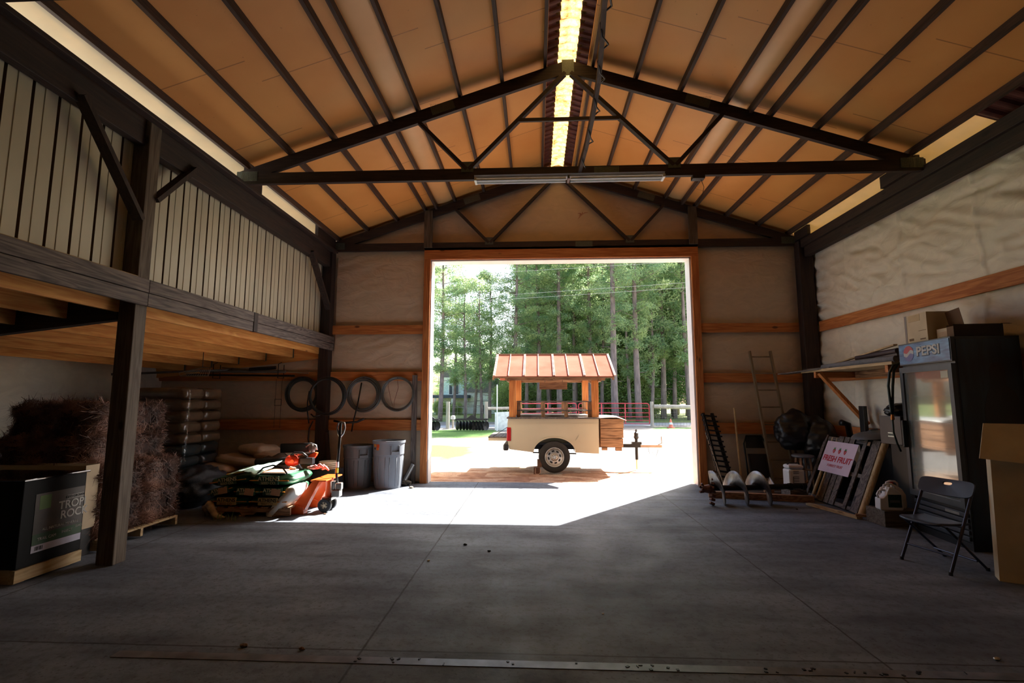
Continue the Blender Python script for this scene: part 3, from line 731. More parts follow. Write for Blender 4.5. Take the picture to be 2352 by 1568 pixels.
for k, (px, Y, i, s) in enumerate([(1206,46,2,.95),(1262,47,4,1.15),(1322,46,2,1.0),(1383,45,4,1.2),(1440,44,2,.9),(1488,43,4,1.1),(1545,45,2,1.05)]):
    put(pines, i, px, Y, s, f'shorter bushy young pine between the tall trunks, {ordn(k)} from the trailer roof left end', 'young pines between the tall trunks')
for k in range(46):
    px = 1150+(k*37 % 470); Y = 48+(k*13 % 22)
    if px < 1200: continue
    put(pines, [0,1,3,1,2][k % 5], px+rng.uniform(-8,8), Y+rng.uniform(-2,2), rng.uniform(.85,1.15)*(Y/52)**.4, 'tall pine crowded in the woods behind the front row', 'pines deep in the woods')
for k in range(9):
    px = 985+k*19; Y = 86+(k*7 % 14)
    put(pines, [2,4,2,0,4,2,0,2,4][k], px, Y, [.85,.7,.62,.6,.62,.55,.62,.75,.8][k], 'far pine standing behind the pale house', 'pines behind the house')
for k, (px, Y, s) in enumerate([(950,44,1),(965,50,1.1),(1630,44,1.1),(1650,50,1),(905,52,1),(1690,46,1)]):
    put(pines, k % 4, px, Y, s, 'pine partly hidden by the barn wall at the side of the doorway', 'pines cut off by the door jambs')
bro = [broad_proto(7.5, 3.0, 21, M_LEAF), broad_proto(3.0, 1.8, 22, M_LEAF2, 'leafy_bush'), broad_proto(11, 3.4, 23, M_LEAF)]
for px, Y, i, s, l in [(1540,50,2,1.2,'dark leafy tree in the shade behind the fence at right'),(1585,47,2,1.15,'dark leafy tree at the right door jamb'),(1496,56,0,1.2,'dark leafy tree behind the red gate end'),
        (1425,62,2,1.0,'leafy tree deep behind the thick pine trunk'),(1370,60,0,1.1,'leafy tree behind the right end of the trailer roof'),(1300,64,0,1.1,'leafy tree behind the hanging board of the trailer'),
        (1240,60,0,1.0,'leafy tree behind the trailer rails'),(1190,58,0,1.0,'leafy tree right of the pale house'),(1160,64,2,.9,'leafy tree at the garage end of the pale house')]:
    put(bro, i, px, Y, s, l)
for px, Y, s, l in [(1440,49,1.8,'tall yellow green bush between the two big pine trunks'),(1335,52,1.2,'light bush behind the red gate hinges'),(1400,50,1.1,'light bush left of the thick pine trunk'),(1265,54,1.1,'light bush seen through the trailer rails'),
                    (1180,50,1.1,'light bush behind the left trailer post'),(1475,47,.9,'low light bush behind the closing end of the red gate'),(1215,51,.9,'light bush seen just inside the left trailer post')]:
    put(bro, 1, px, Y, s, l, cat='bush')

# ---- house beyond the trees
h = thing('house', 'pale two storey house with blue gable and white garage beyond the pines', 'house', (-8.3, 60, -.3), world=True)
Y = 58
def hx(px): return gx(px, Y)
def hz(py): return 1.62+(917-py)/1150.8*Y
mb = MB(); mb.box(hx(1008), hx(1088), Y+.8, Y+9, -.3, hz(866)); mb.build('wall', mat('grey_siding', (232,232,226), .7), h)
MB().prism([(hx(1018),hz(910)),(hx(1064),hz(910)),(hx(1064),hz(880)),(hx(1041),hz(862)),(hx(1018),hz(880))], lambda u,v,q: (u,q,v), Y+.2, Y+4).build('gable', mat('blue_siding', (214,238,246), .7), h)
mb = MB(); mb.box(hx(1070), hx(1148), Y+.5, Y+9, -.3, hz(900)); mb.build('wall', mat('white_siding', (242,242,238), .7), h)
MB().prism([(hx(1066),hz(900)),(hx(1152),hz(902)),(hx(1140),hz(868)),(hx(1085),hz(862))], lambda u,v,q: (u,q,v), Y+.3, Y+9.5).build('roof', mat('shingle', (128,122,122), .8), h)
MB().prism([(hx(1004),hz(868)),(hx(1092),hz(868)),(hx(1080),hz(848)),(hx(1016),hz(848))], lambda u,v,q: (u,q,v), Y+1, Y+9.5).build('roof', mat('shingle', (128,122,122), .8), h)
MB().box(hx(1000), hx(1080), Y-1.8, Y+.8, hz(914), hz(907)).build('porch_roof', mat('slate_blue', (76,84,104), .7), h)
for px in (1006, 1022, 1044, 1076): MB().box(hx(px)-.1, hx(px)+.1, Y-1.7, Y-1.5, -.3, hz(914)).build('porch_post', MW, h)
for px in (1096, 1124): MB().box(hx(px)-.85, hx(px)+.75, Y+.42, Y+.5, -.25, hz(930)).build('garage_door', MW, h)
for a, b_, c_, d_ in ((1031,1038,905,884),(1046,1052,905,884),(1094,1100,900,890),(1120,1127,905,890),(1014,1021,945,925),(1028,1040,945,925)):
    y = Y+.12 if a < 1060 and c_ < 920 else Y+.45
    f = MB().box(hx(a)-.08, hx(b_)+.08, y, y+.3, hz(c_)-.08, hz(d_)+.08).build('window_frame', MW, h)
    p_ = MB().box(hx(a), hx(b_), y-.03, y+.02, hz(c_), hz(d_)).build('pane', mat('house_glass', (70,84,96), .15), loc=(0,0,0))
    for v in p_.data.vertices: v.co -= Vector(h['_w'])
    p_.parent = f
put(bro, 1, 1010, 54, .45, 'dark hedge bush by the house porch', cat='bush'); put(bro, 1, 1048, 54, .4, 'low bush by the middle porch post of the house', cat='bush')

# ---- fence line, gates
M_GREYW = W('weather', 'z')
M_GREYW2 = mat('silver_wood', (186,176,160), .8, 0, .12, 4, stretch=(1,1,.3))
M_WIRE = mat('fence_wire', (120,122,122), .5, .6)
for px, Y, l in ((1029,28.2,'grey fence post left of the disc harrow'),(1117,27.9,'grey fence post at the left end of the round rail'),(1182,29.4,'grey fence post by the red gate, seen past the trailer deck'),
                 (1491,31.7,'thick wooden gate post at the latch end of the red gate'),(1588,30.5,'pale post at the right door edge')):
    tag(MB().tube([(gx(px,Y),Y,-.03),(gx(px,Y),Y,1.5)], .1, 10).build('fence_post', M_GREYW2, smooth=40), l, 'post')
tag(MB().tube([(gx(1119,27.9),27.9,1.12),(gx(1182,29.3),29.3,1.12)], .09, 10).build('fence_rail', M_GREYW2, smooth=40), 'round pale rail between two fence posts left of the trailer', 'rail')
tag(MB().tube([(gx(1497,31.6),31.6,1.2),(gx(1590,30.6),30.6,1.16)], .13, 10).build('fence_rail', M_GREYW2, smooth=40), 'thick bleached rail right of the gate post', 'rail')
def wirefence(x0, x1, Y0, Y1, z1, lab, step=.3, dz=.17):
    mb = MB(); n = int(abs(x1-x0)/step)
    for i in range(n+1):
        f = i/n; x = x0+(x1-x0)*f; y = Y0+(Y1-Y0)*f; mb.beam((x,y,0),(x,y,z1), .008, .008, up=(0,1,0))
    k = 0
    while k*dz < z1:
        mb.beam((x0,Y0,k*dz+.05),(x1,Y1,k*dz+.05), .008, .008); k += 1
    tag(mb.build('wire_fence', M_WIRE), lab, 'fence')
wirefence(gx(985,28.4), gx(1117,28.0), 28.35, 28.0, 1.35, 'thin woven wire fence left of the trailer', .5, .28)
wirefence(gx(1493,31.9), gx(1588,30.7), 31.85, 30.7, 1.0, 'square mesh wire fence right of the gate post', .16, .16)
M_RED = mat('red_gate_paint', (232,84,92), .45, .1, .1)
def gate(px0, px1, Y0, Y1, lab, nv):
    t = thing('farm_gate', lab, 'gate', ((gx(px0,Y0)+gx(px1,Y1))/2, (Y0+Y1)/2, 0), world=True)
    a = Vector((gx(px0,Y0),Y0,0)); b_ = Vector((gx(px1,Y1),Y1,0)); z0, z1 = .12, 1.38
    def P(f, z): q = a.lerp(b_, f); return (q.x, q.y, z)
    e = .02
    MB().tube([P(0,z0),P(0,z1-.15),P(e/2,z1-.03),P(e*1.5,z1),P(1-e*1.5,z1),P(1-e/2,z1-.03),P(1,z1-.15),P(1,z0)], .032, 6).build('frame', M_RED, t, smooth=50)
    for z in (.12,.33,.55,.8,1.08): MB().tube([P(0,z),P(1,z)], .022, 6).build('rail', M_RED, t, smooth=50)
    for i in range(1, nv): MB().box(*(lambda q: (q[0]-.03,q[0]+.03,q[1]-.02,q[1]+.02))(P(i/nv,0)), z0, z1).build('upright', M_RED, t)
gate(1187, 1322, 29.6, 32.5, 'left red tube gate, seen between the trailer posts', 2)
gate(1327, 1485, 32.6, 31.9, 'right red tube gate closing at the thick wooden post', 3)
# white board beyond the fence, on a thin pole
tag(MB().hexa([(gx(1137,27.2),27.2,-.02),(gx(1176,27.4),27.4,-.02),(gx(1176,27.4),27.5,-.02),(gx(1137,27.2),27.3,-.02),(gx(1137,27.2),27.2,.93),(gx(1176,27.4),27.4,.97),(gx(1176,27.4),27.5,.97),(gx(1137,27.2),27.3,.93)]).build('white_board', mat('white_sheet', (232,240,236), .6)), 'big blank white board standing by the fence left of the trailer', 'board')
tag(MB().tube([(gx(1142,26.5),26.5,-.02),(gx(1142,26.5),26.5,2.4)], .03, 8).build('thin_pole', MW), 'thin white pole standing in the grass before the white board', 'pole')
for i, (z0, z1, l) in enumerate(((9.3,10.0,'highest'),(7.9,8.75,'middle'),(7.7,8.5,'lowest'))):
    mb = MB(); pts = []
    for k in range(25):
        f = k/24; x = -40+80*f; zz = z0+(z1-z0)*((x-gx(1018,30))/(gx(1575,30)-gx(1018,30))); pts.append((x, 30+i*.3, zz+.8*(f-.5)**2*2-.1))
    tag(mb.tube(pts, .007, 5).build('power_line', mat('cable', (210,210,205), .5)), f'power line crossing the yard before the pines, {l} one', 'cable')
# disc harrows
M_BLK = mat('black_paint', (26,26,28), .5, .2)
M_BLK2 = mat('black_steel', (38,36,36), .4, .6)
def harrow(px, Y, n, lab):
    t = thing('disc_harrow', lab, 'farm implement', (gx(px,Y),Y,0))
    L = n*.17
    MB().box(-L/2, L/2, -.05, .05, .52, .60).build('frame_bar', M_BLK, t); MB().box(-L/2, L/2, .55, .65, .52, .60).build('frame_bar', M_BLK, t)
    for x in (-L/2+.05, 0, L/2-.05): MB().box(x-.04, x+.04, 0, .6, .53, .58).build('crossbar', M_BLK, t)
    MB().prism([(-.3,.6),(.3,.6),(.03,.8),(-.03,.8)], lambda u,v,q: (u,q,v), .2, .26).build('hitch', M_BLK, t)
    for i in range(n):
        x = -L/2+.08+i*.17
        dsc = MB(); dsc.lathe([(0,-.02),(.12,-.01),(.24,.03),(.245,.04),(.12,.0),(0,-.01)], (0,0,0), 14, 'x')
        o = dsc.build('disc', M_BLK2, t, smooth=40); o.location = (x, 0, .25); o.rotation_euler.z = R(35 if i < n/2 else -35)
        MB().box(x-.02, x+.02, -.02, .04, .25, .55).build('shank', M_BLK, t)
harrow(1083, 26.6, 10, 'black disc harrow standing on grass left of the trailer'); harrow(985, 26.2, 6, 'second black disc harrow, half hidden by the left door edge')
t = thing('mailbox', 'grey mailbox on a post beside the left fence post', 'mailbox', (gx(1041,28.8), 28.8, 0))
MB().box(-.05,.05,-.05,.05,0,.5).build('post', M_GREYW2, t); MB().prism([(-.1,.5),(.1,.5),(.1,.62),(.06,.7),(-.06,.7),(-.1,.62)], lambda u,v,q: (u,q,v), -.25, .25).build('box', mat('mail_grey', (190,192,196), .5), t)
t = thing('traffic_cone', 'faded orange cone on grass by the right door edge', 'cone', (gx(1532,30), 30, 0))
MB().box(-.18,.18,-.18,.18,-.02,.02).build('base', mat('cone_orange', (238,130,110), .6), t); MB().lathe([(.13,.02),(.03,.5),(0,.5)], seg=16).build('cone_body', mat('cone_orange', (238,130,110), .6), t, smooth=40)
MB().lathe([(.101,.18),(.078,.3)], seg=16).build('band', MW, t)

# ================================================================ TRAILER made from a truck bed
T = thing('produce_trailer', 'cream truck bed trailer with orange metal gable roof and timber posts outside the door', 'trailer', (.4, 12.15, 0), world=True)
M_CREAM = mat('cream_paint', (206,192,166), .35, 0, .03, 2, coat=.3)
YN, YR = 11.36, 12.94
def sidepanel(y0, y1):
    pts = [(-.63,1.19),(1.39,1.19),(1.385,.43),(.87,.455)]
    for k in range(17):
        a = PI*k/16; pts.append((.40+.465*math.cos(a), .46+.325*math.sin(a)))
    pts += [(-.08,.455),(-.5,.505),(-.60,.52),(-.625,.62),(-.64,.8),(-.645,1.1)]
    mb = MB(); mb.prism(pts, lambda u,v,q: (u,q,v), y0, y1); return mb
sidepanel(YN, YN+.03).build('side_panel', M_CREAM, T, bevel=.008); sidepanel(YR-.03, YR).build('side_panel', M_CREAM, T, bevel=.008)
MB().box(-.55, 1.36, YN+.03, YR-.03, .62, .66).build('bed_floor', M_BLK2, T); MB().box(1.33, 1.37, YN+.03, YR-.03, .45, 1.19).build('front_wall', M_CREAM, T)
lip = MB()
for k in range(24):
    a0, a1 = PI*k/24, PI*(k+1)/24
    lip.beam((.40+.475*math.cos(a0), YN-.012, .455+.335*math.sin(a0)), (.40+.475*math.cos(a1), YN-.012, .455+.335*math.sin(a1)), .03, .025, up=(0,1,0))
lip.build('arch_lip', M_CREAM, T)
fl = MB(); fl.prism([(.88,.72),(.95,.84),(1.08,.66),(.99,.66),(.93,.74)] , lambda u,v,q: (u,q,v), YN-.012, YN)
fl.build('flare', M_CREAM, T)
wl = MB()
for k in range(16):
    a0, a1 = PI*k/16, PI*(k+1)/16; r = .455
    wl.poly([(.40+r*math.cos(a0),YN+.03,.46+.32*math.sin(a0)),(.40+r*math.cos(a1),YN+.03,.46+.32*math.sin(a1)),(.40+r*math.cos(a1),YN+.35,.46+.32*math.sin(a1)),(.40+r*math.cos(a0),YN+.35,.46+.32*math.sin(a0))])
wl.build('wheel_well', M_BLK, T)
MB().box(-.645, 1.39, YN-.006, YN, 1.08, 1.095).build('crease', M_CREAM, T)
MB().box(-.66, -.565, YN-.012, YN+.12, .70, 1.0).build('tail_light', mat('tail_red', (176,30,34), .25, 0, .05, coat=.5), T, bevel=.01)
MB().box(-.74, -.62, YN-.03, YR+.02, .49, .63).build('bumper', mat('dark_bumper', (58,56,58), .4, .3), T, bevel=.03)
tg = MB().box(-1.08, -.62, YN+.04, YR-.04, .70, .77).build('tailgate', M_CREAM, T, bevel=.01)
for i in range(6): MB().box(-1.08+.075*i, -1.01+.075*i, YN+.03, YR-.04, .77, .79).build('tailgate_board', W('weather','y'), T)
MB().tube([(-.98,YN+.06,.79),(-.62,YN+.05,1.02)], .006, 5).build('support_cable', M_BLK2, T)
# deck
mb_ = [(-.66,-.28),(-.275,.2),(.205,.66),(.665,1.1),(1.105,1.41)]
for a, b_ in mb_: MB().box(a, b_, YN-.05, YR+.05, 1.192, 1.225).build('deck_board', W('weather','y'), T, bevel=.003)
MB().box(-.4, 1.2, YN+.28, YR-.28, 1.226, 1.27).build('counter_top', mat('bright_metal', (206,208,208), .4, .3), T)
for x, y in ((-.535,YN+.08),(1.325,YN+.08),(-.45,YR-.12),(1.24,YR-.12)):
    MB().box(x-.075, x+.075, y-.06, y+.09, 1.226, 2.10).build('roof_post', W('orange','z'), T, bevel=.004)
for y in (YN+.12, YR-.2):
    for z in (1.36, 1.565): MB().box(-.44, 1.27, y-.02, y+.10, z, z+.022).build('rail_board', W('weather','x'), T)
    for x in (-.40, .16, .68, 1.21): MB().box(x-.04, x+.04, y, y+.09, 1.226, 1.56).build('rail_upright', W('barn','z'), T)
for y in (YN-.02, YR-.12): MB().box(-.70, 1.55, y, y+.05, 2.05, 2.11).build('roof_plate', W('barn','x'), T)
for x in (-.62, 1.42): MB().box(x-.03, x+.03, YN-.1, YR+.1, 2.02, 2.08).build('roof_crosspiece', W('barn','y'), T)
bd = MB().box(.08, .74, 12.0, 12.03, 1.86, 2.03).build('hanging_board', W('barn','x'), T)
for x in (.2, .62): MB().tube([(x,12.015,2.02),(x+.02,12.015,2.08),(x,12.015,2.13)], .006, 5).build('hook', M_BLK2, T)
M_COP = mat('orange_roof_metal', (156,94,80), .95, 0, .12, 2.2, bump=.2, bscale=20, spec=.03, c2=(134,78,64))
ey, ry, ez, rz_ = 11.1, 12.2, 2.12, 2.69
def rp(x, f, dz=0): return (x, ey+(ry-ey)*f, ez+(rz_-ez)*f+dz)
def rp2(x, f, dz=0): return (x, 2*ry-(ey+(ry-ey)*f), ez+(rz_-ez)*f+dz)
for fn in (rp, rp2):
    MB().hexa([fn(-.95,0),fn(1.72,0),fn(1.72,1),fn(-.95,1),fn(-.95,0,.012),fn(1.72,0,.012),fn(1.72,1,.012),fn(-.95,1,.012)]).build('roof_sheet', M_COP, T)
    mb = MB()
    for k in range(9):
        x = -.945+.333*k
        for q in ((0, .028) if k % 2 == 0 else (0,)): mb.beam(fn(x+q, 0, .025), fn(x+q, 1, .025), .014, .03)
    mb.build('roof_seam', mat('pale_seam', (214,196,184), .9, spec=.05), T)
MB().tube([(-.97,ry,rz_+.015),(1.74,ry,rz_+.015)], .03, 6).build('ridge_cap', mat('rust_cap', (120,82,64), .7), T)
MB().box(-.95, 1.72, ey+.02, ey+.05, ez-.03, ez).build('fascia', W('barn','x'), T)
for x in (-.95, .4, 1.70):
    MB().hexa([(x-.02,ey+.05,ez-.07),(x+.02,ey+.05,ez-.07),(x+.02,ry,rz_-.07),(x-.02,ry,rz_-.07),(x-.02,ey+.05,ez-.01),(x+.02,ey+.05,ez-.01),(x+.02,ry,rz_-.01),(x-.02,ry,rz_-.01)]).build('rafter', W('barn','y'), T)
# front box
for i, (z0, z1) in enumerate(((.57,.76),(.77,.98),(.985,1.19))):
    MB().box(1.43, 1.91+.01*i, YN+.05, YN+.08, z0, z1).build('box_board', W('barn','x'), T, bevel=.006)
    MB().box(1.90+.01*i, 1.93+.01*i, YN+.06, YR-.05, z0, z1).build('box_board', W('barn','y'), T, bevel=.006)
MB().box(1.43, 1.9, YN+.09, YR-.1, .56, 1.18).build('box_carcass', W('barn','x'), T)
MB().box(1.46, 1.58, YN+.06, YN+.14, .50, .56).build('box_foot', W('barn','x'), T); MB().box(1.76, 1.9, YN+.06, YN+.14, .49, .56).build('box_foot', W('barn','x'), T)
mb = MB(); mb.grid(lambda u, v: (1.38+.62*u, YN-.02+1.5*v, 1.215+.02*math.sin(u*PI)-.05*max(0, u-.7)/.3*(1-v)), 12, 6)
mb.build('metal_lid', mat('galvanised_sheet', (226,228,228), .35, .4), T, smooth=True, solid=.012)
# chassis, tongue, jack
MB().box(1.3, 2.45, 12.11, 12.19, .50, .58).build('tongue', M_BLK2, T); MB().box(2.45, 2.95, 12.12, 12.18, .50, .56).build('coupler', mat('rusty_coupler', (150,128,112), .6, .5), T)
MB().lathe([(.035,.0),(.035,.5),(.05,.5),(.05,.62),(.02,.64),(.02,.7),(0,.7)], (2.36,12.15,.22), 12).build('jack_tube', M_BLK2, T, smooth=40)
MB().lathe([(.024,0),(.024,.24)], (2.36,12.15,0), 10).build('jack_foot', mat('pale_steel', (214,206,188), .4, .4), T)
MB().obox((2.36,12.15,.60), (.22,.14,.06)).build('jack_bracket', M_BLK2, T); MB().ball((2.36,12.15,.74), .06, 2).build('jack_knob', M_BLK, T, smooth=True)
MB().tube([(2.62,12.1,.5),(2.64,12.05,.36),(2.7,12.03,.4),(2.78,12.03,.3),(2.84,12.06,.46)], .006, 5).build('safety_chain', M_BLK2, T)
MB().tube([(2.86,12.15,.56),(2.95,12.15,.60),(2.94,12.15,.76)], .012, 5).build('latch', mat('rusty_coupler', (150,128,112), .6, .5), T)
MB().tube([(.4,YN+.1,.35),(.4,YR-.1,.35)], .04, 8).build('axle', M_BLK2, T)
MB().box(-.5,1.35,YN+.25,YN+.31,.5,.6).build('chassis_rail', M_BLK2, T); MB().box(-.5,1.35,YR-.31,YR-.25,.5,.6).build('chassis_rail', M_BLK2, T)
MB().tube([(-.08,YN+.2,.43),(.9,YN+.2,.41)], .015, 5).build('brace_rod', M_BLK2, T)
M_TYRE = mat('tyre_rubber', (44,40,38), .85, 0, .15, 8); M_RIM = mat('polished_rim', (214,204,190), .3, .75, .05, 3)
for y, sg in ((YN+.08, -1), (YR-.08, 1)):
    w_ = MB(); w_.lathe([(.20,-.09),(.24,-.105),(.31,-.10),(.345,-.075),(.352,0),(.345,.075),(.31,.10),(.24,.105),(.20,.09)], (.4,y,.352), 40, 'y')
    wh = nest(w_.build('tyre', M_TYRE, T, smooth=40), T)
    r_ = MB(); r_.lathe([(.205,sg*.09),(.212,sg*.105),(.20,sg*.105),(.185,sg*.07),(.165,sg*.055),(.09,sg*.06),(.07,sg*.085),(.05,sg*.09),(.045,sg*.10),(0,sg*.10)], (.4,y,.352), 40, 'y'); r_.build('rim', M_RIM, wh, smooth=30)
    for k in range(8):
        a = 2*PI*k/8+.2
        q = MB(); q.prism([(-.03,-.012),(.03,-.02),(.035,.014),(-.02,.02)], lambda u,v,s_: (.4+math.cos(a)*.13+u*-math.sin(a)+v*math.cos(a), y+sg*s_, .352+math.sin(a)*.13+u*math.cos(a)+v*math.sin(a)), .050, .064); q.build('rim_slot', M_BLK, wh)
    for k in range(5):
        a = 2*PI*k/5; MB().lathe([(.009,0),(.009,sg*.015),(0,sg*.015)], (.4+.035*math.cos(a), y+sg*.1, .352+.035*math.sin(a)), 6, 'y').build('lug_nut', M_BLK2, wh)
t = thing('wheel_chock', 'rusty block and hook chocking the trailer wheel', 'wheel chock', (.0, 11.35, 0))
MB().box(-.06,.08,-.06,.08,-.02,.13).build('block', mat('rusty_block', (110,78,62), .8, .2, .3), t); MB().tube([(-.02,-.08,.12),(-.02,-.08,.0),(.05,-.08,-.01),(.09,-.08,.03),(.09,-.08,.1)], .01, 6).build('hook', mat('pale_rust', (176,140,116), .7), t)
MB().box(.02,.12,.0,.1,.13,.3).build('wedge', mat('rusty_block', (110,78,62), .8, .2, .3), t)

# ================================================================ THINGS INSIDE THE BARN
M_WHITE = mat('white_enamel', (226,226,224), .35, 0, .03)
M_GREYP = mat('grey_bin_plastic', (124,130,138), .45, 0, .05, 4)
M_GREYD = mat('dark_bin_plastic', (92,94,96), .5, 0, .06, 4)
M_BLKP = mat('black_plastic', (24,24,27), .35, 0, .1)
M_ORG = mat('orange_paint', (232,92,28), .4, 0, .06, 4, coat=.3)
M_STEEL = mat('bare_steel', (170,170,168), .3, .8, .1, 6)
M_CARD = mat('cardboard', (206, 188, 158), .85, 0, .07, 4)
M_CARDD = mat('cardboard_dark', (112,84,60), .85, 0, .1, 4)
M_REDINK = mat('red_ink', (196,30,48), .5, 0, .03); M_GREENINK = mat('green_ink', (52,140,70), .5, 0, .03)
M_TAN = mat('tan_sack', (190,166,140), .8, 0, .1, 5, bump=.4, bscale=14)
M_GREENSACK = mat('green_seed_sack', (34,92,62), .4, 0, .2, 4, bump=.3, bscale=12, coat=.2)
M_TEAL = mat('pale_teal_sack', (190,226,210), .4, 0, .08, 4, bump=.4, bscale=12)
M_KHAKI = mat('sack_side_print', (186,158,104), .5, 0, .1)

# fluorescent fixture
t = thing('fluorescent_light', 'long white fluorescent light fixture hanging under the middle roof truss', 'light fixture', (.455, 6.57, 4.6), world=True)
MB().prism([(6.49,4.655),(6.66,4.655),(6.63,4.625),(6.52,4.625)], lambda u,v,q: (q,u,v), -.83, 1.74).build('housing', M_WHITE, t)
for s in (0, 1):
    for y in (6.53, 6.62):
        a = -.80+1.285*s; MB().tube([(a,y,4.60),(a+1.22,y,4.60)], .019, 10).build('tube', mat('off_tube', (236,238,236), .3, 0, .02), t, smooth=40)
for x in (-.83, .44, 1.715): MB().box(x, x+.03, 6.50, 6.65, 4.585, 4.63).build('lamp_holder', M_BLKP if x == .44 else M_WHITE, t)
# warped board with a cable round it
t = thing('warped_board', 'long warped brown board lying on the truss chords beside the ridge, cable wound round it', 'board', (.62, 5, 4.8), world=True)
pts = [(.56,3.25,4.93),(.595,3.95,4.97),(.633,4.4,4.945),(.666,4.9,4.925),(.662,5.4,4.853),(.647,6.0,4.80),(.601,6.53,4.70)]
mb = MB()
for a, b_ in zip(pts, pts[1:]): mb.beam(a, b_, .045, .09)
mb.build('board', W('purlin','y'), t)
cb = [(x+.045*math.cos(i*1.3)+.0, y, z-.03+.05*math.sin(i*1.3)) for i, (x,y,z) in enumerate([Vector(pts[j]).lerp(Vector(pts[j+1]), f/5) for j in range(6) for f in range(5)])]
MB().tube([(x+.02, y, z) for x, y, z in cb], .009, 6).build('cable', M_BLKP, t, smooth=True)
t = thing('junction_box', 'small dark box under the truss at right with a wire hanging from it', 'electrical box', (2.22, 6.7, 4.6), world=True)
MB().box(2.14, 2.30, 6.60, 6.70, 4.60, 4.648).build('box', M_BLKP, t); MB().tube([(2.26,6.65,4.6),(2.30,6.66,4.5),(2.27,6.66,4.38),(2.2,6.66,4.28)], .004, 5).build('wire', M_BLKP, t)
t = thing('wall_ornament', 'small pinkish dried sprig pinned to the gable above the door', 'decoration', (.95, 9.86, 5.33), world=True)
for a, l in ((2.9,.09),(.3,.12),(4.0,.13),(1.3,.05),(3.5,.07)):
    MB().tube([(.95,9.86,5.35),(.95+l*.5*math.cos(a),9.85,5.35+l*.5*math.sin(a)+.01),(.95+l*math.cos(a),9.86,5.35+l*math.sin(a))], [.007,.011,.003], 5).build('leaf', mat('dried_leaf', (176,128,104), .7), t)

# coils on the wall
def coil(x, z, r, n, mtl, lab, y=9.86, tail=False, rr=.008):
    t = thing('wire_coil', lab, 'coil', (x, y, z-r), world=True, group='coils hung on the far wall')
    rng.seed(int(x*100)); mb = MB()
    for k in range(n):
        q = r-.004*n*rng.random(); dx, dz, dy = rng.uniform(-.012,.012), rng.uniform(-.012,.012), rng.uniform(-.03,.02)
        mb.tube([(x+dx+q*math.cos(a*2*PI/44), y+dy+.012*math.sin(a*2*PI/44*2+k), z+dz+q*1.02*math.sin(a*2*PI/44)) for a in range(44)], rr, 5, closed=True)
    mb.build('windings', mtl, t, smooth=True)
    if tail:
        MB().tube([(x-r*.93,y-.05,z+.1),(x-r*.99,y-.06,z-.1),(x-r*.97,y-.06,z-.3),(x-r*.86,y-.06,z-.52)], .012, 6).build('tail', M_BLKP, t, smooth=True)
        MB().tube([(x-.1,y-.05,z-r),(x-.22,y-.06,z-r-.03),(x-.28,y-.06,z-r+.02)], .014, 6).build('tail', M_BLKP, t, smooth=True)
    MB().tube([(x,y+.09,z+r-.03),(x,y-.05,z+r-.015)], .006, 5).build('nail', M_BLK2, t)
M_GALV = mat('dull_wire', (112,114,112), .45, .5, .1)
coil(-4.66,1.72,.345,20, mat('dark_wire', (70,76,74), .5, .3, .1), 'leftmost dark wire coil on the far wall, thick winding')
coil(-4.05,1.68,.36,10, mat('black_tube', (44,48,50), .4), 'second coil from left, black tubing hung over the corner post with loose tails', 9.60, True, .011)
coil(-3.42,1.72,.345,20, M_GALV, 'third coil from left, grey wire')
coil(-2.74,1.73,.33,9, M_GALV, 'rightmost coil, thin grey wire nearest the door')
tag(MB().tube([(-2.9,9.84,2.02),(-2.93,9.83,1.9),(-2.86,9.83,1.6),(-2.8,9.83,1.42),(-2.79,9.83,1.6),(-2.72,9.83,1.85),(-2.74,9.83,2.0)], .004, 5).build('red_wire', mat('red_wire', (120,40,34), .5)), 'thin reddish wire dangling inside the rightmost coil', 'wire')
t = thing('hanging_hoses', 'black hose pieces hooked round the dark corner post below the coils', 'hose', (-4.1, 9.66, .9), world=True)
MB().tube([(-3.9,9.6,1.21),(-3.7,9.6,1.17),(-3.45,9.62,1.19),(-3.32,9.64,1.25)], .022, 7).build('hose', M_BLKP, t, smooth=True)
MB().tube([(-4.36,9.72,1.2),(-4.42,9.7,1.05),(-4.43,9.7,.85),(-4.40,9.7,.72)], .014, 6).build('hose', M_BLKP, t, smooth=True)
MB().tube([(-3.45,9.8,1.95),(-3.5,9.75,1.5),(-3.55,9.7,1.2),(-3.58,9.7,1.0)], .014, 6).build('hose', M_BLKP, t, smooth=True)
tag(MB().prism([(-3.98,.0),(-3.9,.0),(-4.02,.98),(-4.07,.98)], lambda u,v,q: (u,q,v), 9.64, 9.68).build('dark_plank', W('dark','z')), 'dark narrow plank leaning by the far left corner post', 'board')

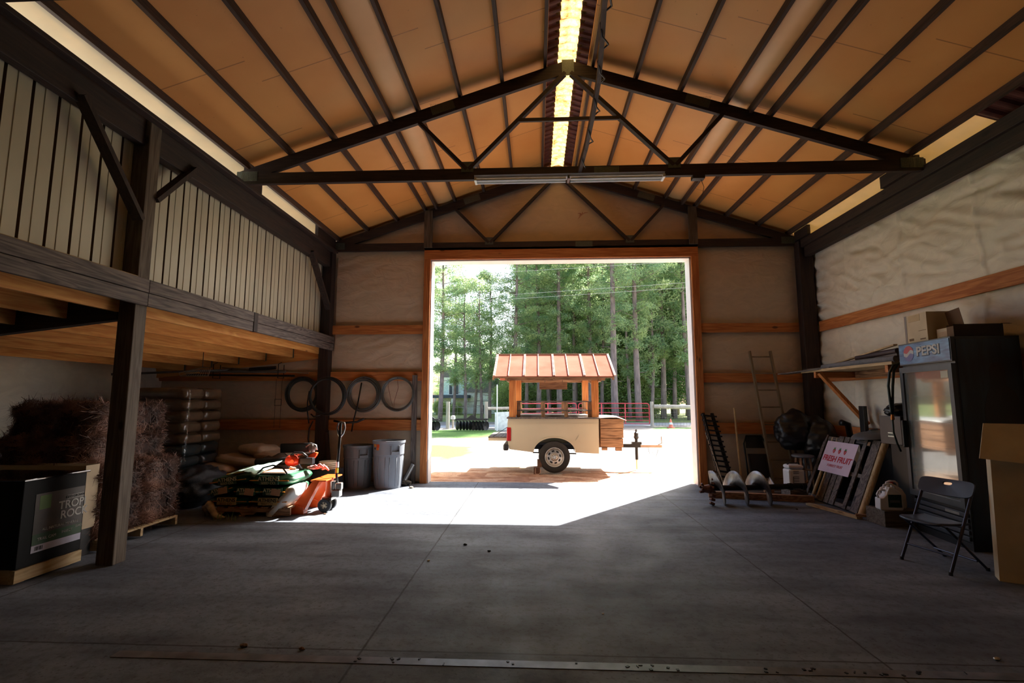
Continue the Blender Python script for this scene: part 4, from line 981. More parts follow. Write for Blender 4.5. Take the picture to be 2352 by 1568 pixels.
# trash cans
def can(x, y, r, h, m, lab, sticker=False, rot=0):
    t = thing('trash_can', lab, 'trash can', (x, y, 0), rot)
    MB().lathe([(0,.01),(r*.80,.0),(r*.82,.02),(r*.93,h*.70),(r*.965,h*.71),(r*.985,h*.94),(r*1.03,h*.95),(r*1.04,h),(r*.98,h),(r*.955,h*.93),(r*.9,h*.7),(r*.78,.04),(0,.04)], seg=40).build('body', m, t, smooth=35)
    mb = MB()
    for k in range(8):
        a = 2*PI*k/8+.2
        for s in (-.16, .16):
            c0 = Vector((r*.825*math.cos(a+s), r*.825*math.sin(a+s), .05)); c1 = Vector((r*.93*math.cos(a+s*.9), r*.93*math.sin(a+s*.9), h*.66)); mb.tube([c0, c1], .006, 6)
    mb.build('rib', m, t, smooth=True)
    for a in (-.9, 2.2):
        c, s = math.cos(a), math.sin(a)
        hb = MB(); hb.prism([(-.075,h*.78),(.075,h*.78),(.085,h*.72),(-.085,h*.72)], lambda u,v,q: (c*q-s*u, s*q+c*u, v), r*.93, r*1.10)
        for u0 in (-.08, .07): hb.prism([(u0,h*.74),(u0+.012,h*.74),(u0+.012,h*.90),(u0,h*.90)], lambda u,v,q: (c*q-s*u, s*q+c*u, v), r*.94, r*1.08)
        hb.build('handle', m, t)
    if sticker:
        for k, (a, z, w_, hh, col) in enumerate(((-2.3,.80,.05,.05,(230,150,40)),(-2.02,.79,.06,.06,(216,86,40)),(-2.04,.735,.05,.04,(226,120,50)),(-2.3,.74,.04,.03,(60,60,50)))):
            c, s = math.cos(a), math.sin(a)
            MB().prism([(-w_/2,z-hh/2),(w_/2,z-hh/2),(w_/2,z+hh/2),(-w_/2,z+hh/2)], lambda u,v,q: (c*q-s*u, s*q+c*u, v*h/.88), r*.97, r*.995+.002).build('sticker', mat(f'sticker_{k}', col, .5), t)
can(-3.33, 9.42, .275, .775, M_GREYD, 'shorter dark grey ribbed trash can beside the pallet jack handle')
can(-2.76, 9.44, .295, .86, M_GREYP, 'taller blue grey trash can with orange stickers, right of the shorter one', True)
tag(MB().tube([(-2.52,9.7,.08),(-2.38,9.78,.38)], .045, 12).build('metal_sleeve', M_STEEL, smooth=40), 'short silver tube leaning at the foot of left door jamb', 'pipe')
tag(MB().ball((-2.5,9.66,.045), (.13,.08,.045), 3, .5, 4, 3).build('crumpled_sheet', mat('dull_foil', (110,104,92), .4, .3, .2), smooth=False), 'crumpled grey sheet on the floor right of the trash cans', 'scrap')

# ---- pallets and sacks
def pallet(name, lab, x0, x1, y0, y1, m1='pale', h=.13, rotz=0):
    cx, cy = (x0+x1)/2, (y0+y1)/2; t = thing(name, lab, 'pallet', (cx, cy, 0), rotz); w_, d_ = (x1-x0)/2, (y1-y0)/2
    for y in (-d_+.02, 0, d_-.02):
        pr_ = [(-w_,.02),(-w_,h-.02),(w_,h-.02),(w_,.02),(w_*.62,.02),(w_*.55,.06),(w_*.2,.06),(w_*.13,.02),(-w_*.13,.02),(-w_*.2,.06),(-w_*.55,.06),(-w_*.62,.02)]
        MB().prism(pr_, lambda u,v,q: (u,q,v), y-.018, y+.018).build('stringer', W(m1,'x'), t)
    n = max(4, int((x1-x0)/.15))
    for i in range(n):
        x = -w_+.045+(2*w_-.09)*i/(n-1)
        MB().box(x-.045, x+.045, -d_, d_, h-.02, h).build('deck_board', W(m1,'y'), t)
        if i % 3 == 0: MB().box(x-.045, x+.045, -d_, d_, 0, .02).build('bottom_board', W(m1,'y'), t)
    return t
def sack_mesh(l, w_, h, seed, puff=.9, sag=.0, ef=.55):
    mb = MB(); V = bmesh.ops.create_icosphere(mb.bm, subdivisions=4, radius=1)['verts']
    for v in V:
        c = v.co.copy()
        def se(q, e): return math.copysign(abs(q)**e, q)
        x, y, z = (se(c.x,.42), se(c.y,.5), se(c.z,.85)) if ef > .3 else (se(c.x,.25), se(c.y,.25), se(c.z,.5))
        edge = max(0, abs(x)-.72)/.28; ey_ = max(0, abs(y)-.8)/.2
        z *= (1-ef*edge**1.5)*(1-.3*ey_)
        n1 = noise.noise(Vector((c.x*2.4+seed, c.y*2.4, c.z*2)))*.15 + noise.noise(Vector((x*6+seed, y*6, z*2)))*.045
        z = z*(1+n1*1.5)+n1*.5
        v.co = Vector((x*l/2*(1+n1*.15), y*w_/2*(1+n1*.2), (z*.5*puff+.5*puff)*h - sag*x*x*h))
        if v.co.z < 0: v.co.z *= .25
    return mb
def sack(name, lab, loc, l, w_, h, m, rotz=0, seed=1, group=None, tilt=(0,0), **kw):
    t = thing(name, lab, 'sack', loc, rotz, group); t.rotation_euler.x, t.rotation_euler.y = tilt
    sack_mesh(l, w_, h, seed, ef=.15 if name == 'wrapped_bag' else .55).build('bag', m, t, smooth=True)
    return t
pallet('shipping_pallet', 'worn wooden pallet under the green seed sacks', -4.62, -3.42, 7.02, 8.0, 'barn')
M_PRINT = mat('cream_print', (214,204,160), .5)
def seed(lab, loc, l, rotz=0, s=1, tilt=(0,0), tag_=False, side='ATHENS', top=None, khaki=False, h=.15, m=None):
    t = sack('seed_sack', lab, loc, l, .80, h, m or M_GREENSACK, rotz, s, 'green seed sacks on the pallet', tilt)
    fy = -.405
    MB().box(-l*.42, l*.42, fy-.004, fy+.02, h*.44, h*.50).build('stripe', mat('orange_stripe', (224,140,44), .5), t)
    if side:
        MB().box(-.135, .135, fy-.007, fy+.02, h*.17, h*.83).build('print_panel', M_KHAKI if khaki else mat('dark_green_print', (30,70,50), .5), t)
        text(side, h*.46, mat('black_ink', (18,20,18), .5) if khaki else M_PRINT, t, frame((0, fy-.0085, h*.60), (1,0,0), (0,0,1)), sx=1.0, bold=.001)
        text('SEED CO.', h*.26, M_PRINT if not khaki else mat('brown_ink', (90,60,30), .5), t, frame((0, fy-.0085, h*.29), (1,0,0), (0,0,1)), sx=1.1)
    if tag_: MB().obox((.05, fy-.009, h*.45), (.13, .004, h*.6), (0,.12,0)).build('paper_tag', mat('brown_tag', (196,150,116), .8), t)
    return t
seed('bottom green seed sack at the left end of the pallet stack', (-4.33,7.42,.13), .66, 0, 1, khaki=True)
seed('bottom green seed sack at the right end of the pallet stack', (-3.74,7.42,.13), .64, 0, 2, khaki=True)
seed('left green seed sack in the middle layer, slumping with a paper tag', (-4.42,7.42,.275), .42, 0, 3, (0,-.28), tag_=True, h=.14)
seed('centre green seed sack in the middle layer with brown tag', (-4.06,7.42,.265), .42, 0, 4, tag_=True, h=.15)
seed('right green seed sack in the middle layer with brown tag', (-3.68,7.42,.265), .42, 0, 5, tag_=True, h=.15)
a = seed('top left green seed sack with yellow round badge', (-4.34,7.44,.40), .62, 0, 6, (0,-.12), h=.16)
MB().lathe([(.13,0),(.13,.006),(0,.008)], (-.05,-.1,.150), 20).build('badge', mat('yellow_badge', (226,190,70), .5), a)
a = seed('top right green seed sack with red fruit panel on its pale top', (-3.74,7.42,.405), .66, 0, 7, h=.18)
MB().box(-.22,.14,-.26,.1,.168,.176).build('picture_panel', mat('red_panel', (226,110,80), .5, 0, .3, 12, c2=(240,200,160)), a)
MB().box(-.25,.17,-.29,.13,.160,.172).build('panel_border', MW, a)
def drape(lab, pts_, m, name='loose_sack', th=.004, s=1, amp=.02):
    """a cloth or film strip: rows of points, wrinkled"""
    mb = MB(); rows = len(pts_); cols = len(pts_[0]); nu, nv = 30, 30
    def fn(u, v):
        i = min(rows-2, int(u*(rows-1))); fi = u*(rows-1)-i; j = min(cols-2, int(v*(cols-1))); fj = v*(cols-1)-j
        A = Vector(pts_[i][j]).lerp(Vector(pts_[i+1][j]), fi); B = Vector(pts_[i][j+1]).lerp(Vector(pts_[i+1][j+1]), fi); p = A.lerp(B, fj)
        n_ = noise.noise(Vector((u*5+s, v*5, s)))*amp+noise.noise(Vector((u*13, v*13+s, s)))*amp*.4
        return p + Vector((n_, n_, n_))
    o = mb.grid(fn, nu, nv).build(name, m, smooth=True, solid=th); return tag(o, lab, 'sack')
drape('empty pale teal sack lying folded over the top seed sacks', [[(-4.36,7.05,.56),(-4.36,7.4,.60),(-4.3,7.75,.6)],[(-4.12,7.02,.62),(-4.08,7.4,.66),(-4.1,7.75,.64)],[(-3.92,7.04,.57),(-3.9,7.4,.62),(-3.86,7.8,.74)]], M_TEAL, s=2)
t = sack('white_sack', 'bulging white sack draped down the right side of seed sacks, next to the orange jack', (-3.42,7.42,.16), .64, .50, .22, mat('white_poly_sack', (232,230,224), .5, 0, .05, 5, bump=.5, bscale=10), 0, 9)
t.rotation_euler.y = R(-50); t.location = (-3.50, 7.26, .10)
text('PLATINUM', .06, mat('grey_ink', (120,120,124), .6), t, frame((0,-.1,.172), (0,1,0), (-1,0,0)))
tag(MB().tube([(-3.95,7.1,.58),(-3.85,7.05,.66),(-3.7,7.03,.70),(-3.56,7.04,.66),(-3.5,7.05,.58)], .012, 6).build('strap', M_BLK2, smooth=True), 'dark curved strap lying on the front of the top sacks', 'strap')
tag(MB().tube([(-4.6,7.02,.02),(-4.58,6.95,.14),(-4.52,6.93,.18),(-4.45,6.9,.10),(-4.36,6.86,.03),(-4.22,6.84,.025)], [.03,.05,.055,.05,.045,.01], 8).build('twisted_film', mat('clear_film', (188,164,130), .25, 0, .3, 12, coat=.6), smooth=True), 'twisted clear plastic wrap trailing on the floor at the pallet corner', 'plastic wrap')
# leaf blower
t = thing('leaf_blower', 'orange and black leaf blower lying across the seed sacks', 'power tool', (-3.9, 7.75, .6), world=True)
MB().tube([(-4.32,7.70,.66),(-4.1,7.70,.665),(-3.84,7.70,.68)], [.055,.052,.060], 14).build('blower_tube', M_BLKP, t, smooth=40)
MB().lathe([(.0,.0),(.06,.0),(.085,.04),(.095,.09),(.08,.15),(.05,.2),(0,.21)], (-3.84,7.70,.68), 20, 'x').build('motor_housing', mat('red_orange_shell', (206,58,30), .4, coat=.4), t, smooth=40)
MB().lathe([(.0,.10),(.03,.10),(.03,-.10),(0,-.10)], (-3.71,7.70,.68), 14, 'y').build('cap', M_ORG, t, smooth=40)
MB().tube([(-3.80,7.70,.74),(-3.72,7.70,.80),(-3.6,7.70,.80),(-3.52,7.70,.74)], .02, 8).build('handle', M_BLKP, t, smooth=True)
MB().box(-3.62,-3.42,7.66,7.76,.63,.73).build('battery', M_BLKP, t, bevel=.01)
t = thing('hedge_trimmer', 'battery tool with silver head and orange perforated grip behind the leaf blower', 'power tool', (-3.5, 7.9, .7), world=True)
MB().beam((-4.1,8.0,.84),(-3.55,7.95,.86), .05, .15).build('case', M_BLKP, t, bevel=.02)
MB().lathe([(0,0),(.045,0),(.05,.04),(.045,.10),(.03,.12),(0,.12)], (-3.52,7.85,.80), 16).build('head', M_STEEL, t, smooth=40)
MB().tube([(-3.62,7.85,.88),(-3.54,7.85,.93),(-3.46,7.85,.90),(-3.44,7.85,.83)], .018, 8).build('chrome_guard', M_STEEL, t, smooth=True)
g = MB(); g.prism([(-3.60,.61),(-3.54,.61),(-3.44,.74),(-3.42,.79),(-3.46,.80),(-3.53,.77),(-3.59,.70)], lambda u,v,q: (u,q,v), 7.82, 7.88); g.build('grip', M_ORG, t, bevel=.008)
MB().beam((-3.72,7.80,.76),(-3.5,7.84,.80), .015, .03).build('blade', M_STEEL, t)
t = thing('work_gloves', 'pink work gloves lying on the white sack behind the jack', 'gloves', (-3.30, 7.55, .58))
M_PINK = mat('pink_cloth', (226,150,150), .8)
for k, (dx, dz) in enumerate(((0,.0),(.06,.015),(.11,.0),(.14,-.03))): MB().tube([(-.08+dx,.02*k,.02+dz),(-.02+dx,.02*k,.05+dz),(.05+dx,-.02,.02+dz)], [.016,.02,.014], 7).build('finger', M_PINK, t, smooth=True)
MB().ball((-.06,.03,.02), (.09,.06,.03), 3, .4, 4, 2).build('palm', M_PINK, t, smooth=True)
tag(MB().obox((-3.62,7.45,.60), (.09,.05,.04), (.2,.3,.5)).build('wooden_scrap', W('barn','x'), bevel=.008), 'small brown wooden chunk on the top right seed sack', 'wood block')
# stacked plates/buckets behind
t = thing('bucket_lids', 'stack of pale bucket lids on a dark crate behind the jack', 'lids', (-3.62, 8.75, .0))
MB().box(-.2,.2,-.2,.2,0,.42).build('crate', M_BLKP, t, bevel=.01)
for k in range(4): MB().lathe([(0,0),(.16,0),(.17,.012),(.165,.028),(0,.028)], (.01*(k%2),0,.42+k*.034), 24).build('lid', mat('cream_plastic', (206,192,164), .5), t, smooth=40)

# pallet jack
t = thing('pallet_jack', 'orange pallet jack with black handle, forks under the seed pallet', 'pallet jack', (-3.2, 7.5, 0), world=True)
for y in (7.24, 7.72):
    MB().prism([(-4.4,.10),(-4.4,.12),(-3.55,.125),(-3.36,.12),(-3.30,.10),(-3.30,-.0),(-3.62,.0),(-3.66,.04),(-4.4,.075)], lambda u,v,q: (u,q,v), y-.07, y+.07).build('fork', M_ORG, t, bevel=.005)
    MB().prism([(-3.48,.09),(-3.30,.09),(-3.09,.46),(-3.19,.46)], lambda u,v,q: (u,q,v), y-.055, y-.045).build('side_plate', M_ORG, t)
    MB().hexa([(-3.32,y-.06,.06),(-3.29,y-.06,.06),(-3.29,y+.06,.06),(-3.32,y+.06,.06),(-3.12,y-.06,.46),(-3.09,y-.06,.46),(-3.09,y+.06,.46),(-3.12,y+.06,.46)]).build('upright', M_ORG, t)
    MB().lathe([(0,-.03),(.018,-.03),(.018,.03),(0,.03)], (-3.40,y-.05,.12), 10, 'y').build('bolt', M_ORG, t)
MB().box(-3.22,-2.99,7.18,7.78,.455,.475).build('top_plate', M_ORG, t, bevel=.006)
MB().lathe([(.0,.0),(.05,.0),(.05,.24),(0,.24)], (-3.06,7.46,.2), 16).build('cylinder', M_ORG, t, smooth=40)
MB().lathe([(.0,.0),(.045,.0),(.045,.16),(0,.16)], (-3.0,7.46,.26), 16).build('pump', M_STEEL, t, smooth=40)
MB().box(-3.0,-2.88,7.40,7.52,.20,.30).build('pump_block', M_STEEL, t, bevel=.01); MB().box(-2.96,-2.86,7.42,7.5,.30,.40).build('lever_joint', M_STEEL, t, bevel=.015)
MB().box(-3.12,-2.98,7.36,7.56,.16,.2).build('axle_bracket', M_STEEL, t)
for y in (7.33, 7.52):
    w_ = MB(); w_.lathe([(.05,-.028),(.088,-.03),(.098,-.02),(.098,.02),(.088,.03),(.05,.028)], (-3.06,y,.10), 28, 'y'); wj = nest(w_.build('wheel', M_BLKP, t, smooth=40), t)
    w_ = MB(); w_.lathe([(0,-.03),(.02,-.03),(.02,-.02),(.055,-.015),(.055,.015),(0,.02)], (-3.06,y,.10), 20, 'y'); w_.build('wheel_hub', mat('cream_hub', (206,190,160), .5), wj)
    for k in range(5):
        a = k*2*PI/5; MB().obox((-3.06+.04*math.cos(a), y-.031, .10+.04*math.sin(a)), (.028,.004,.012), (0,-a,0)).build('spoke_gap', M_BLKP, wj)
MB().tube([(-2.93,7.46,.36),(-2.955,7.46,.50),(-2.935,7.46,.9),(-2.925,7.46,1.06)], [.016,.018,.02,.02], 10).build('handle_bar', M_BLKP, t, smooth=True)
MB().lathe([(.0215,0),(.0215,.08)], (-2.948,7.46,.62), 12).build('label', MW, t); MB().lathe([(.0205,0),(.0205,.075)], (-2.952,7.46,.54), 12).build('label', mat('yellow_label', (222,200,60), .5), t)
MB().tube([(-2.925,7.46,1.05),(-2.955,7.46,1.12),(-2.975,7.46,1.20),(-2.96,7.46,1.27),(-2.915,7.46,1.285),(-2.87,7.46,1.27),(-2.855,7.46,1.20),(-2.875,7.46,1.12),(-2.925,7.46,1.05)], .014, 8).build('grip_loop', M_STEEL, t, smooth=True)
MB().beam((-2.925,7.46,1.06),(-2.92,7.46,1.27), .03, .04, up=(0,1,0)).build('lever', M_BLKP, t)

# tan sacks heap
rng.seed(9)
for i, (x, y, z, l, rz, ty, lab) in enumerate([(-5.55,9.0,0,.85,.1,0,'lowest tan sack at the left of the heap by the far wall'),(-4.85,9.05,0,.85,-.1,0,'lowest tan sack at the right of the heap'),
        (-5.5,8.98,.17,.85,.05,0,'tan sack in the second layer of the heap, left'),(-4.9,9.0,.17,.8,-.2,0,'tan sack in the second layer of the heap, right'),
        (-5.62,8.8,.33,.7,0,.1,'tan sack lying flat just below the big one, left front'),(-5.25,8.95,.44,.95,-.05,.12,'big plump tan sack across the heap'),(-4.75,9.05,.52,.6,-.1,.1,'tan sack at the right end of the upper heap'),
        (-5.08,9.12,.62,.62,-.35,.05,'topmost tan sack with folded end on the heap')]):
    sack('tan_sack', lab, (x,y,z), l, .55, .2, M_TAN, rz, i*3.1, 'tan sacks heaped by the far wall', (0,ty))
tag(MB().ball((-4.45,8.6,.25), (.42,.3,.40), 4, .35, 2.4, 5).build('plastic_heap', mat('clear_dull_plastic', (86,78,76), .25, 0, .2, 6, coat=.6), smooth=True), 'crumpled dark plastic sheeting between tan sacks and leaf blower', 'plastic sheet')
tag(MB().ball((-5.25,7.75,.28), (.34,.5,.30), 4, .25, 3, 8).build('netting_roll', mat('black_net', (34,36,42), .4, 0, .3, 20, bump=.8, bscale=30, stretch=(1,6,6)), smooth=True), 'bundle of black netting on the floor left of the seed sacks', 'netting')
# shrink-wrapped stack of bags
pallet('shipping_pallet', 'wooden pallet under the tall stack of wrapped bags', -6.85, -5.68, 7.9, 8.9, 'weather')
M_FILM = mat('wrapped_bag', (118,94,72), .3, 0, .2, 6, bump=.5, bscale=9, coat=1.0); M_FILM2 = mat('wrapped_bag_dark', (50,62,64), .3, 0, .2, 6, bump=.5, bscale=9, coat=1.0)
for k in range(9):
    for j in range(2):
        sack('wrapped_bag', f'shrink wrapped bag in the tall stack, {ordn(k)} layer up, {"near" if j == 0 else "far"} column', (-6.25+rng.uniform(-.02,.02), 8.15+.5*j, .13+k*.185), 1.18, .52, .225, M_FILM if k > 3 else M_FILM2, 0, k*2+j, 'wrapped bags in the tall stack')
film = MB()
def ff(u, v):
    a = u*2*PI; c, s_ = math.cos(a), math.sin(a); x = math.copysign(abs(c)**.25, c)*.61; y = math.copysign(abs(s_)**.25, s_)*.52
    n_ = 1+.02*noise.noise(Vector((x*3, y*3, v*26)))
    return (-6.25+x*n_, 8.4+y*n_, .15+1.62*v)
film.grid(ff, 90, 50)
mf, nt, b = newmat('stretch_film'); b.inputs['Transmission Weight'].default_value = 1; b.inputs['Roughness'].default_value = .08; b.inputs['IOR'].default_value = 1.15; b.inputs['Alpha'].default_value = .35; b.inputs['Coat Weight'].default_value = .6
tag(film.build('stretch_wrap', mf, smooth=True), 'clear stretch film wrapped round the tall stack of bags', 'plastic wrap')

# ---- pine straw bales
M_STRAW = mat('pine_straw', (84,54,42), .8, 0, .35, 9, c2=(44,28,24))
def bale_proto(seed_, l=.62, w_=.46, h=.375):
    rng.seed(seed_); t = thing('pine_straw_bale', 'bale', 'bale', group='pine straw bales')
    core = MB(); core.ball((0,0,h/2), 1, 4)
    for v in core.bm.verts:
        c = Vector((v.co.x, v.co.y, v.co.z-h/2)); q = Vector([math.copysign(abs(k)**.4, k) for k in c]); n_ = noise.noise(c*3+Vector((seed_,0,0)))*.22
        v.co = Vector((q.x*w_/2*(1+n_), q.y*l/2*(1+n_), h/2+q.z*h/2*(1+n_*.6)))
    core.build('core', M_STRAW, t, smooth=True)
    st = MB(); bm = st.bm
    for _ in range(8500):
        d = Vector((rng.gauss(0,1), rng.gauss(0,1), rng.gauss(0,1))).normalized(); q = Vector([math.copysign(abs(k)**.4, k) for k in d])
        p = Vector((q.x*w_/2, q.y*l/2, h/2+q.z*h/2))*(1+.16*noise.noise(d*2.4+Vector((seed_*1.7,0,0))))*rng.uniform(.97,1.05)
        r_ = Vector((rng.gauss(0,1), rng.gauss(0,1), rng.gauss(0,.7)-.25)); r_ = (r_ - d*r_.dot(d)*.75).normalized()*rng.uniform(.06,.24)
        s_ = r_.cross(d).normalized()*rng.uniform(.0014,.0032); k = d*rng.uniform(.004,.05)
        a0, a1, a2 = p-r_*.5+k*.2, p+k, p+r_*.5+k*rng.uniform(-.2,1.6)
        if rng.random() < .10: a2 = p+r_*.7+d*rng.uniform(.04,.14)+Vector((0,0,rng.uniform(-.04,.03)))
        V = [bm.verts.new(z) for z in (a0-s_, a0+s_, a1+s_, a1-s_, a2)]
        bm.faces.new((V[0],V[1],V[2],V[3])); bm.faces.new((V[3],V[2],V[4]))
    st.build('straw', mat('loose_straw', (160,118,98), .55, 0, .35, 5, c2=(66,44,37)), t)
    for y in (-.15, .15): MB().tube([(w_/2+.01,y,.05),(w_/2+.015,y,h-.05),(0,y,h+.012),(-w_/2,y,h-.05)], .004, 4).build('twine', mat('dark_twine', (50,40,34), .7), t)
    return t
bp = [bale_proto(31), bale_proto(32)]
pallet('shipping_pallet', 'pale wooden pallet under the pine straw bales', -6.05, -4.65, 5.32, 6.5, 'pale', rotz=0)
bl = [(-4.93,5.62,0,0),(-4.93,6.22,0,0),(-4.93,5.62,1,0),(-4.95,6.24,1,0),(-5.42,5.62,0,0),(-5.42,6.22,0,0),(-5.42,5.62,1,0),(-5.42,6.22,1,0),(-5.9,5.62,0,0),(-5.9,5.62,1,0),(-5.9,6.22,1,0),
      (-5.18,5.66,2,.1),(-5.18,6.24,2,-.08),(-5.66,5.6,2,0),(-5.2,5.72,3,.2),(-5.25,6.3,3,-.1),(-5.7,5.75,3,.1)]
nm = ['bottom','second','third','top']
bl_lab = ['front face, near the timber post','front face, toward the far wall','front face, above the bale by the post','front face, right hand end with the notch','middle row behind the front, near end','middle row behind the front, far end','middle row, near end','middle row, far end',
          'back row, near end','back row, near end','back row, far end','front edge beside the post','front edge at the far end','back edge near the display box','overhanging beside the post','far right corner of the mound','back left of the mound']
for i, (x, y, k, rz) in enumerate(bl):
    p = bp[i % 2]; o = p if i < 2 else copy_tree(p)
    o.location = (x, y, .13+k*.345); o.rotation_euler.z = rz+rng.uniform(-.04,.04); o['label'] = f'brown pine straw bale, {nm[k]} layer, {bl_lab[i]}'
# cardboard carton + black display box on a pallet
t = thing('brown_carton', 'open tan carton standing behind the black display box', 'box', (-5.3, 5.22, 0), world=True)
for a in ((-6.2,-4.70,5.13,5.135),(-6.2,-4.70,5.30,5.305),(-4.705,-4.70,5.13,5.305)): MB().box(a[0],a[1],a[2],a[3],.28,.93).build('panel', M_CARD, t)
MB().box(-6.2,-4.72,5.14,5.29,0,.30).build('dark_base', M_BLKP, t)
M_DISP = mat('black_print_board', (13,14,17), .6, 0, .05, spec=.2)
t = thing('display_box', 'big black printed display box on a timber skid at left', 'box', (-4.95, 4.7, 0), world=True)
bx_ = nest(MB().box(-5.4,-4.56,4.37,5.0,.13,.90).build('body', M_DISP, t, bevel=.006), t)
MB().box(-5.42,-4.54,4.35,5.02,.885,.905).build('lid', mat('gloss_black_film', (16,16,18), .12, coat=1), t, bevel=.006)
MB().box(-4.60,-4.55,4.36,5.01,.02,.125).build('skid_board', W('pale','y'), t); MB().box(-5.3,-4.6,4.40,4.5,.0,.125).build('skid_block', W('pale','x'), t); MB().box(-5.3,-4.6,4.85,4.95,0,.125).build('skid_block', W('pale','x'), t)
X = -4.558
def lab_(y0, y1, z0, z1, m, nme='print', e=.001): return MB().box(X, X+e, y0, y1, z0, z1).build(nme, m, bx_)
lab_(4.49,4.985,.30,.755, mat('print_brown', (92,82,74), .5, 0, .3, 3, c2=(58,52,50)), 'picture'); lab_(4.53,4.64,.61,.735, mat('print_green', (82,112,50), .5), 'leaf_emblem', .002)
lab_(4.49,4.985,.30,.395, mat('print_darkgreen', (38,72,40), .5), 'green_band', .002); lab_(4.49,4.985,.235,.298, mat('print_lilac', (196,194,214), .5), 'pale_band', .002)
lab_(4.80,4.98,.655,.695, mat('print_pale', (150,146,140), .5), 'name_bar', .002)
FX = lambda y, z: frame((X+.0025, y, z), (0,1,0), (0,0,1))
MWI = mat('print_white', (184,182,178), .5)
text('GEO GROWN', .032, M_DISP, bx_, FX(4.89,.675)); text('TROPI', .105, MWI, bx_, FX(4.865,.605), bold=.002); text('ROCK', .105, MWI, bx_, FX(4.89,.515), bold=.002)
text('ALL NATURAL MINERAL', .034, MWI, bx_, FX(4.76,.425)); text('TRAIL CAM', .036, MWI, bx_, FX(4.63,.345)); text('INSECT', .034, MWI, bx_, FX(4.83,.355)); text('GUARD', .03, MWI, bx_, FX(4.95,.375), sx=.7)
for k in range(8): MB().box(X,X+.003,4.52+k*.01,4.524+k*.01+.002*(k%3),.25,.285).build('barcode_bar', M_DISP, bx_)
tag(MB().ball((-4.68,4.62,.0), (.05,.05,.03), 2).build('white_pebble', MW) , 'small white thing under the edge of the display box skid', 'scrap')

# poles hung under lean-to, wire basket, cord
t = thing('pole_bundle', 'bundle of grey poles and thin tubes hung under the lean-to roof by the far wall', 'poles', (-5.6, 9.6, 2.1), world=True)
for k, (a, b_, r_, m) in enumerate([((-6.9,9.6,2.10),(-4.75,9.66,2.08),.02,M_BLKP),((-6.6,9.55,2.17),(-4.9,9.6,2.16),.03,mat('grey_tube',(96,92,88),.5)),((-6.2,9.62,2.24),(-4.45,9.62,2.13),.012,mat('tan_tube',(150,128,104),.5)),((-5.6,9.58,2.19),(-5.0,9.6,2.16),.010,mat('tan_tube',(150,128,104),.5)),((-7.4,8.4,2.05),(-6.0,9.6,2.2),.02,mat('grey_tube',(96,92,88),.5)),((-5.6,9.55,2.2),(-5.1,9.6,2.24),.035,M_BLKP)]):
    MB().tube([a, b_], r_, 8).build('pole', m, t, smooth=40)
for x in (-6.3, -5.0): MB().tube([(x,9.62,2.34),(x,9.5,2.3),(x,9.5,2.03),(x,9.72,2.03),(x,9.72,2.3)], .008, 5).build('hanger', M_BLK2, t)
t = thing('wire_basket', 'triangular wire basket hanging under the lean-to joists above the wrapped stack', 'basket', (-5.9, 8.6, 2.0), world=True)
MB().tube([(-5.65,8.4,2.02),(-6.15,8.4,2.02),(-6.25,8.5,2.08),(-5.9,8.6,2.18),(-5.75,8.6,2.17)], .008, 5, closed=True).build('rim', mat('pale_wire',(170,160,140),.4,.4), t)
MB().tube([(-5.9,8.6,2.18),(-5.9,8.6,2.54)], .006, 5).build('hanger', M_BLK2, t)
for k in range(12):
    f = k/11; MB().tube([(-6.15+.48*f,8.4,2.02),(-6.12+.35*f,8.58,2.12+.05*f)], .003, 4).build('rod', mat('pale_wire',(170,160,140),.4,.4), t)
t = thing('wire_shelf_frame', 'thin black wire hanger frame on the lean-to far wall', 'frame', (-4.95, 9.85, 1.2), world=True)
for x in (-5.22, -5.10): MB().tube([(x,9.87,2.02),(x,9.87,1.05)], .004, 4).build('wire', M_BLK2, t)
MB().tube([(-5.23,9.86,1.62),(-5.09,9.86,1.62),(-5.09,9.86,1.50),(-5.23,9.86,1.50)], .006, 4, closed=True).build('square', M_BLK2, t)

# ================================================================ RIGHT HAND SIDE
# auger lying on the floor
t = thing('earth_auger', 'big steel earth auger bit lying on the floor at the right door jamb', 'auger', (3.3, 8.15, 0), world=True)
AX, AZ = 8.15, .262
MB().tube([(2.62,AX,AZ-.01),(3.2,AX,AZ),(4.18,AX+.05,AZ+.03)], .042, 14).build('shaft', M_BLK2, t, smooth=40)
mb = MB(); nS = 150; turns = 2.9; L0, L1 = 2.72, 3.72
def hel(u, v):
    a = u*turns*2*PI+1.2; r = .04+(.215)*v; return (L0+(L1-L0)*u+.0*v, AX+r*math.cos(a), AZ+r*math.sin(a))
mb.grid(hel, nS, 4); mb.build('flighting', mat('worn_steel', (150,146,142), .35, .75, .25, 5, c2=(84,72,62)), t, smooth=True, solid=.012)
M_RUSTY = mat('rusty_teeth', (110,72,56), .6, .5, .3, 14)
for k in range(9):
    f = (k-4)/4; MB().obox((2.70+.01*k, AX-.06+.01*k, AZ+f*.23), (.07,.06,.035), (.3*f,.4,.2*k)).build('tooth', M_RUSTY, t, bevel=.005)
for k in range(4): MB().obox((2.56+.03*(k%2), AX-.03+.03*(k//2), AZ-.06+.03*k), (.08,.035,.03), (.2,.3*k,.4)).build('pilot_tooth', M_RUSTY, t, bevel=.005)
MB().lathe([(0,-.06),(.05,-.04),(.07,.06),(.05,.12),(0,.14)], (2.62,AX,AZ-.02), 12, 'x').build('pilot', M_RUSTY, t)
for x in (3.9, 4.1): MB().lathe([(.045,0),(.055,.0),(.055,.05),(.045,.05)], (x,AX+.02,AZ+.02), 12, 'x').build('collar', M_BLK2, t)
tag(MB().beam((2.88,8.78,.05),(4.40,8.42,.05), .10, .10).build('square_timber', W('barn','x'), bevel=.006), 'long brown square timber on the floor behind the auger', 'timber')
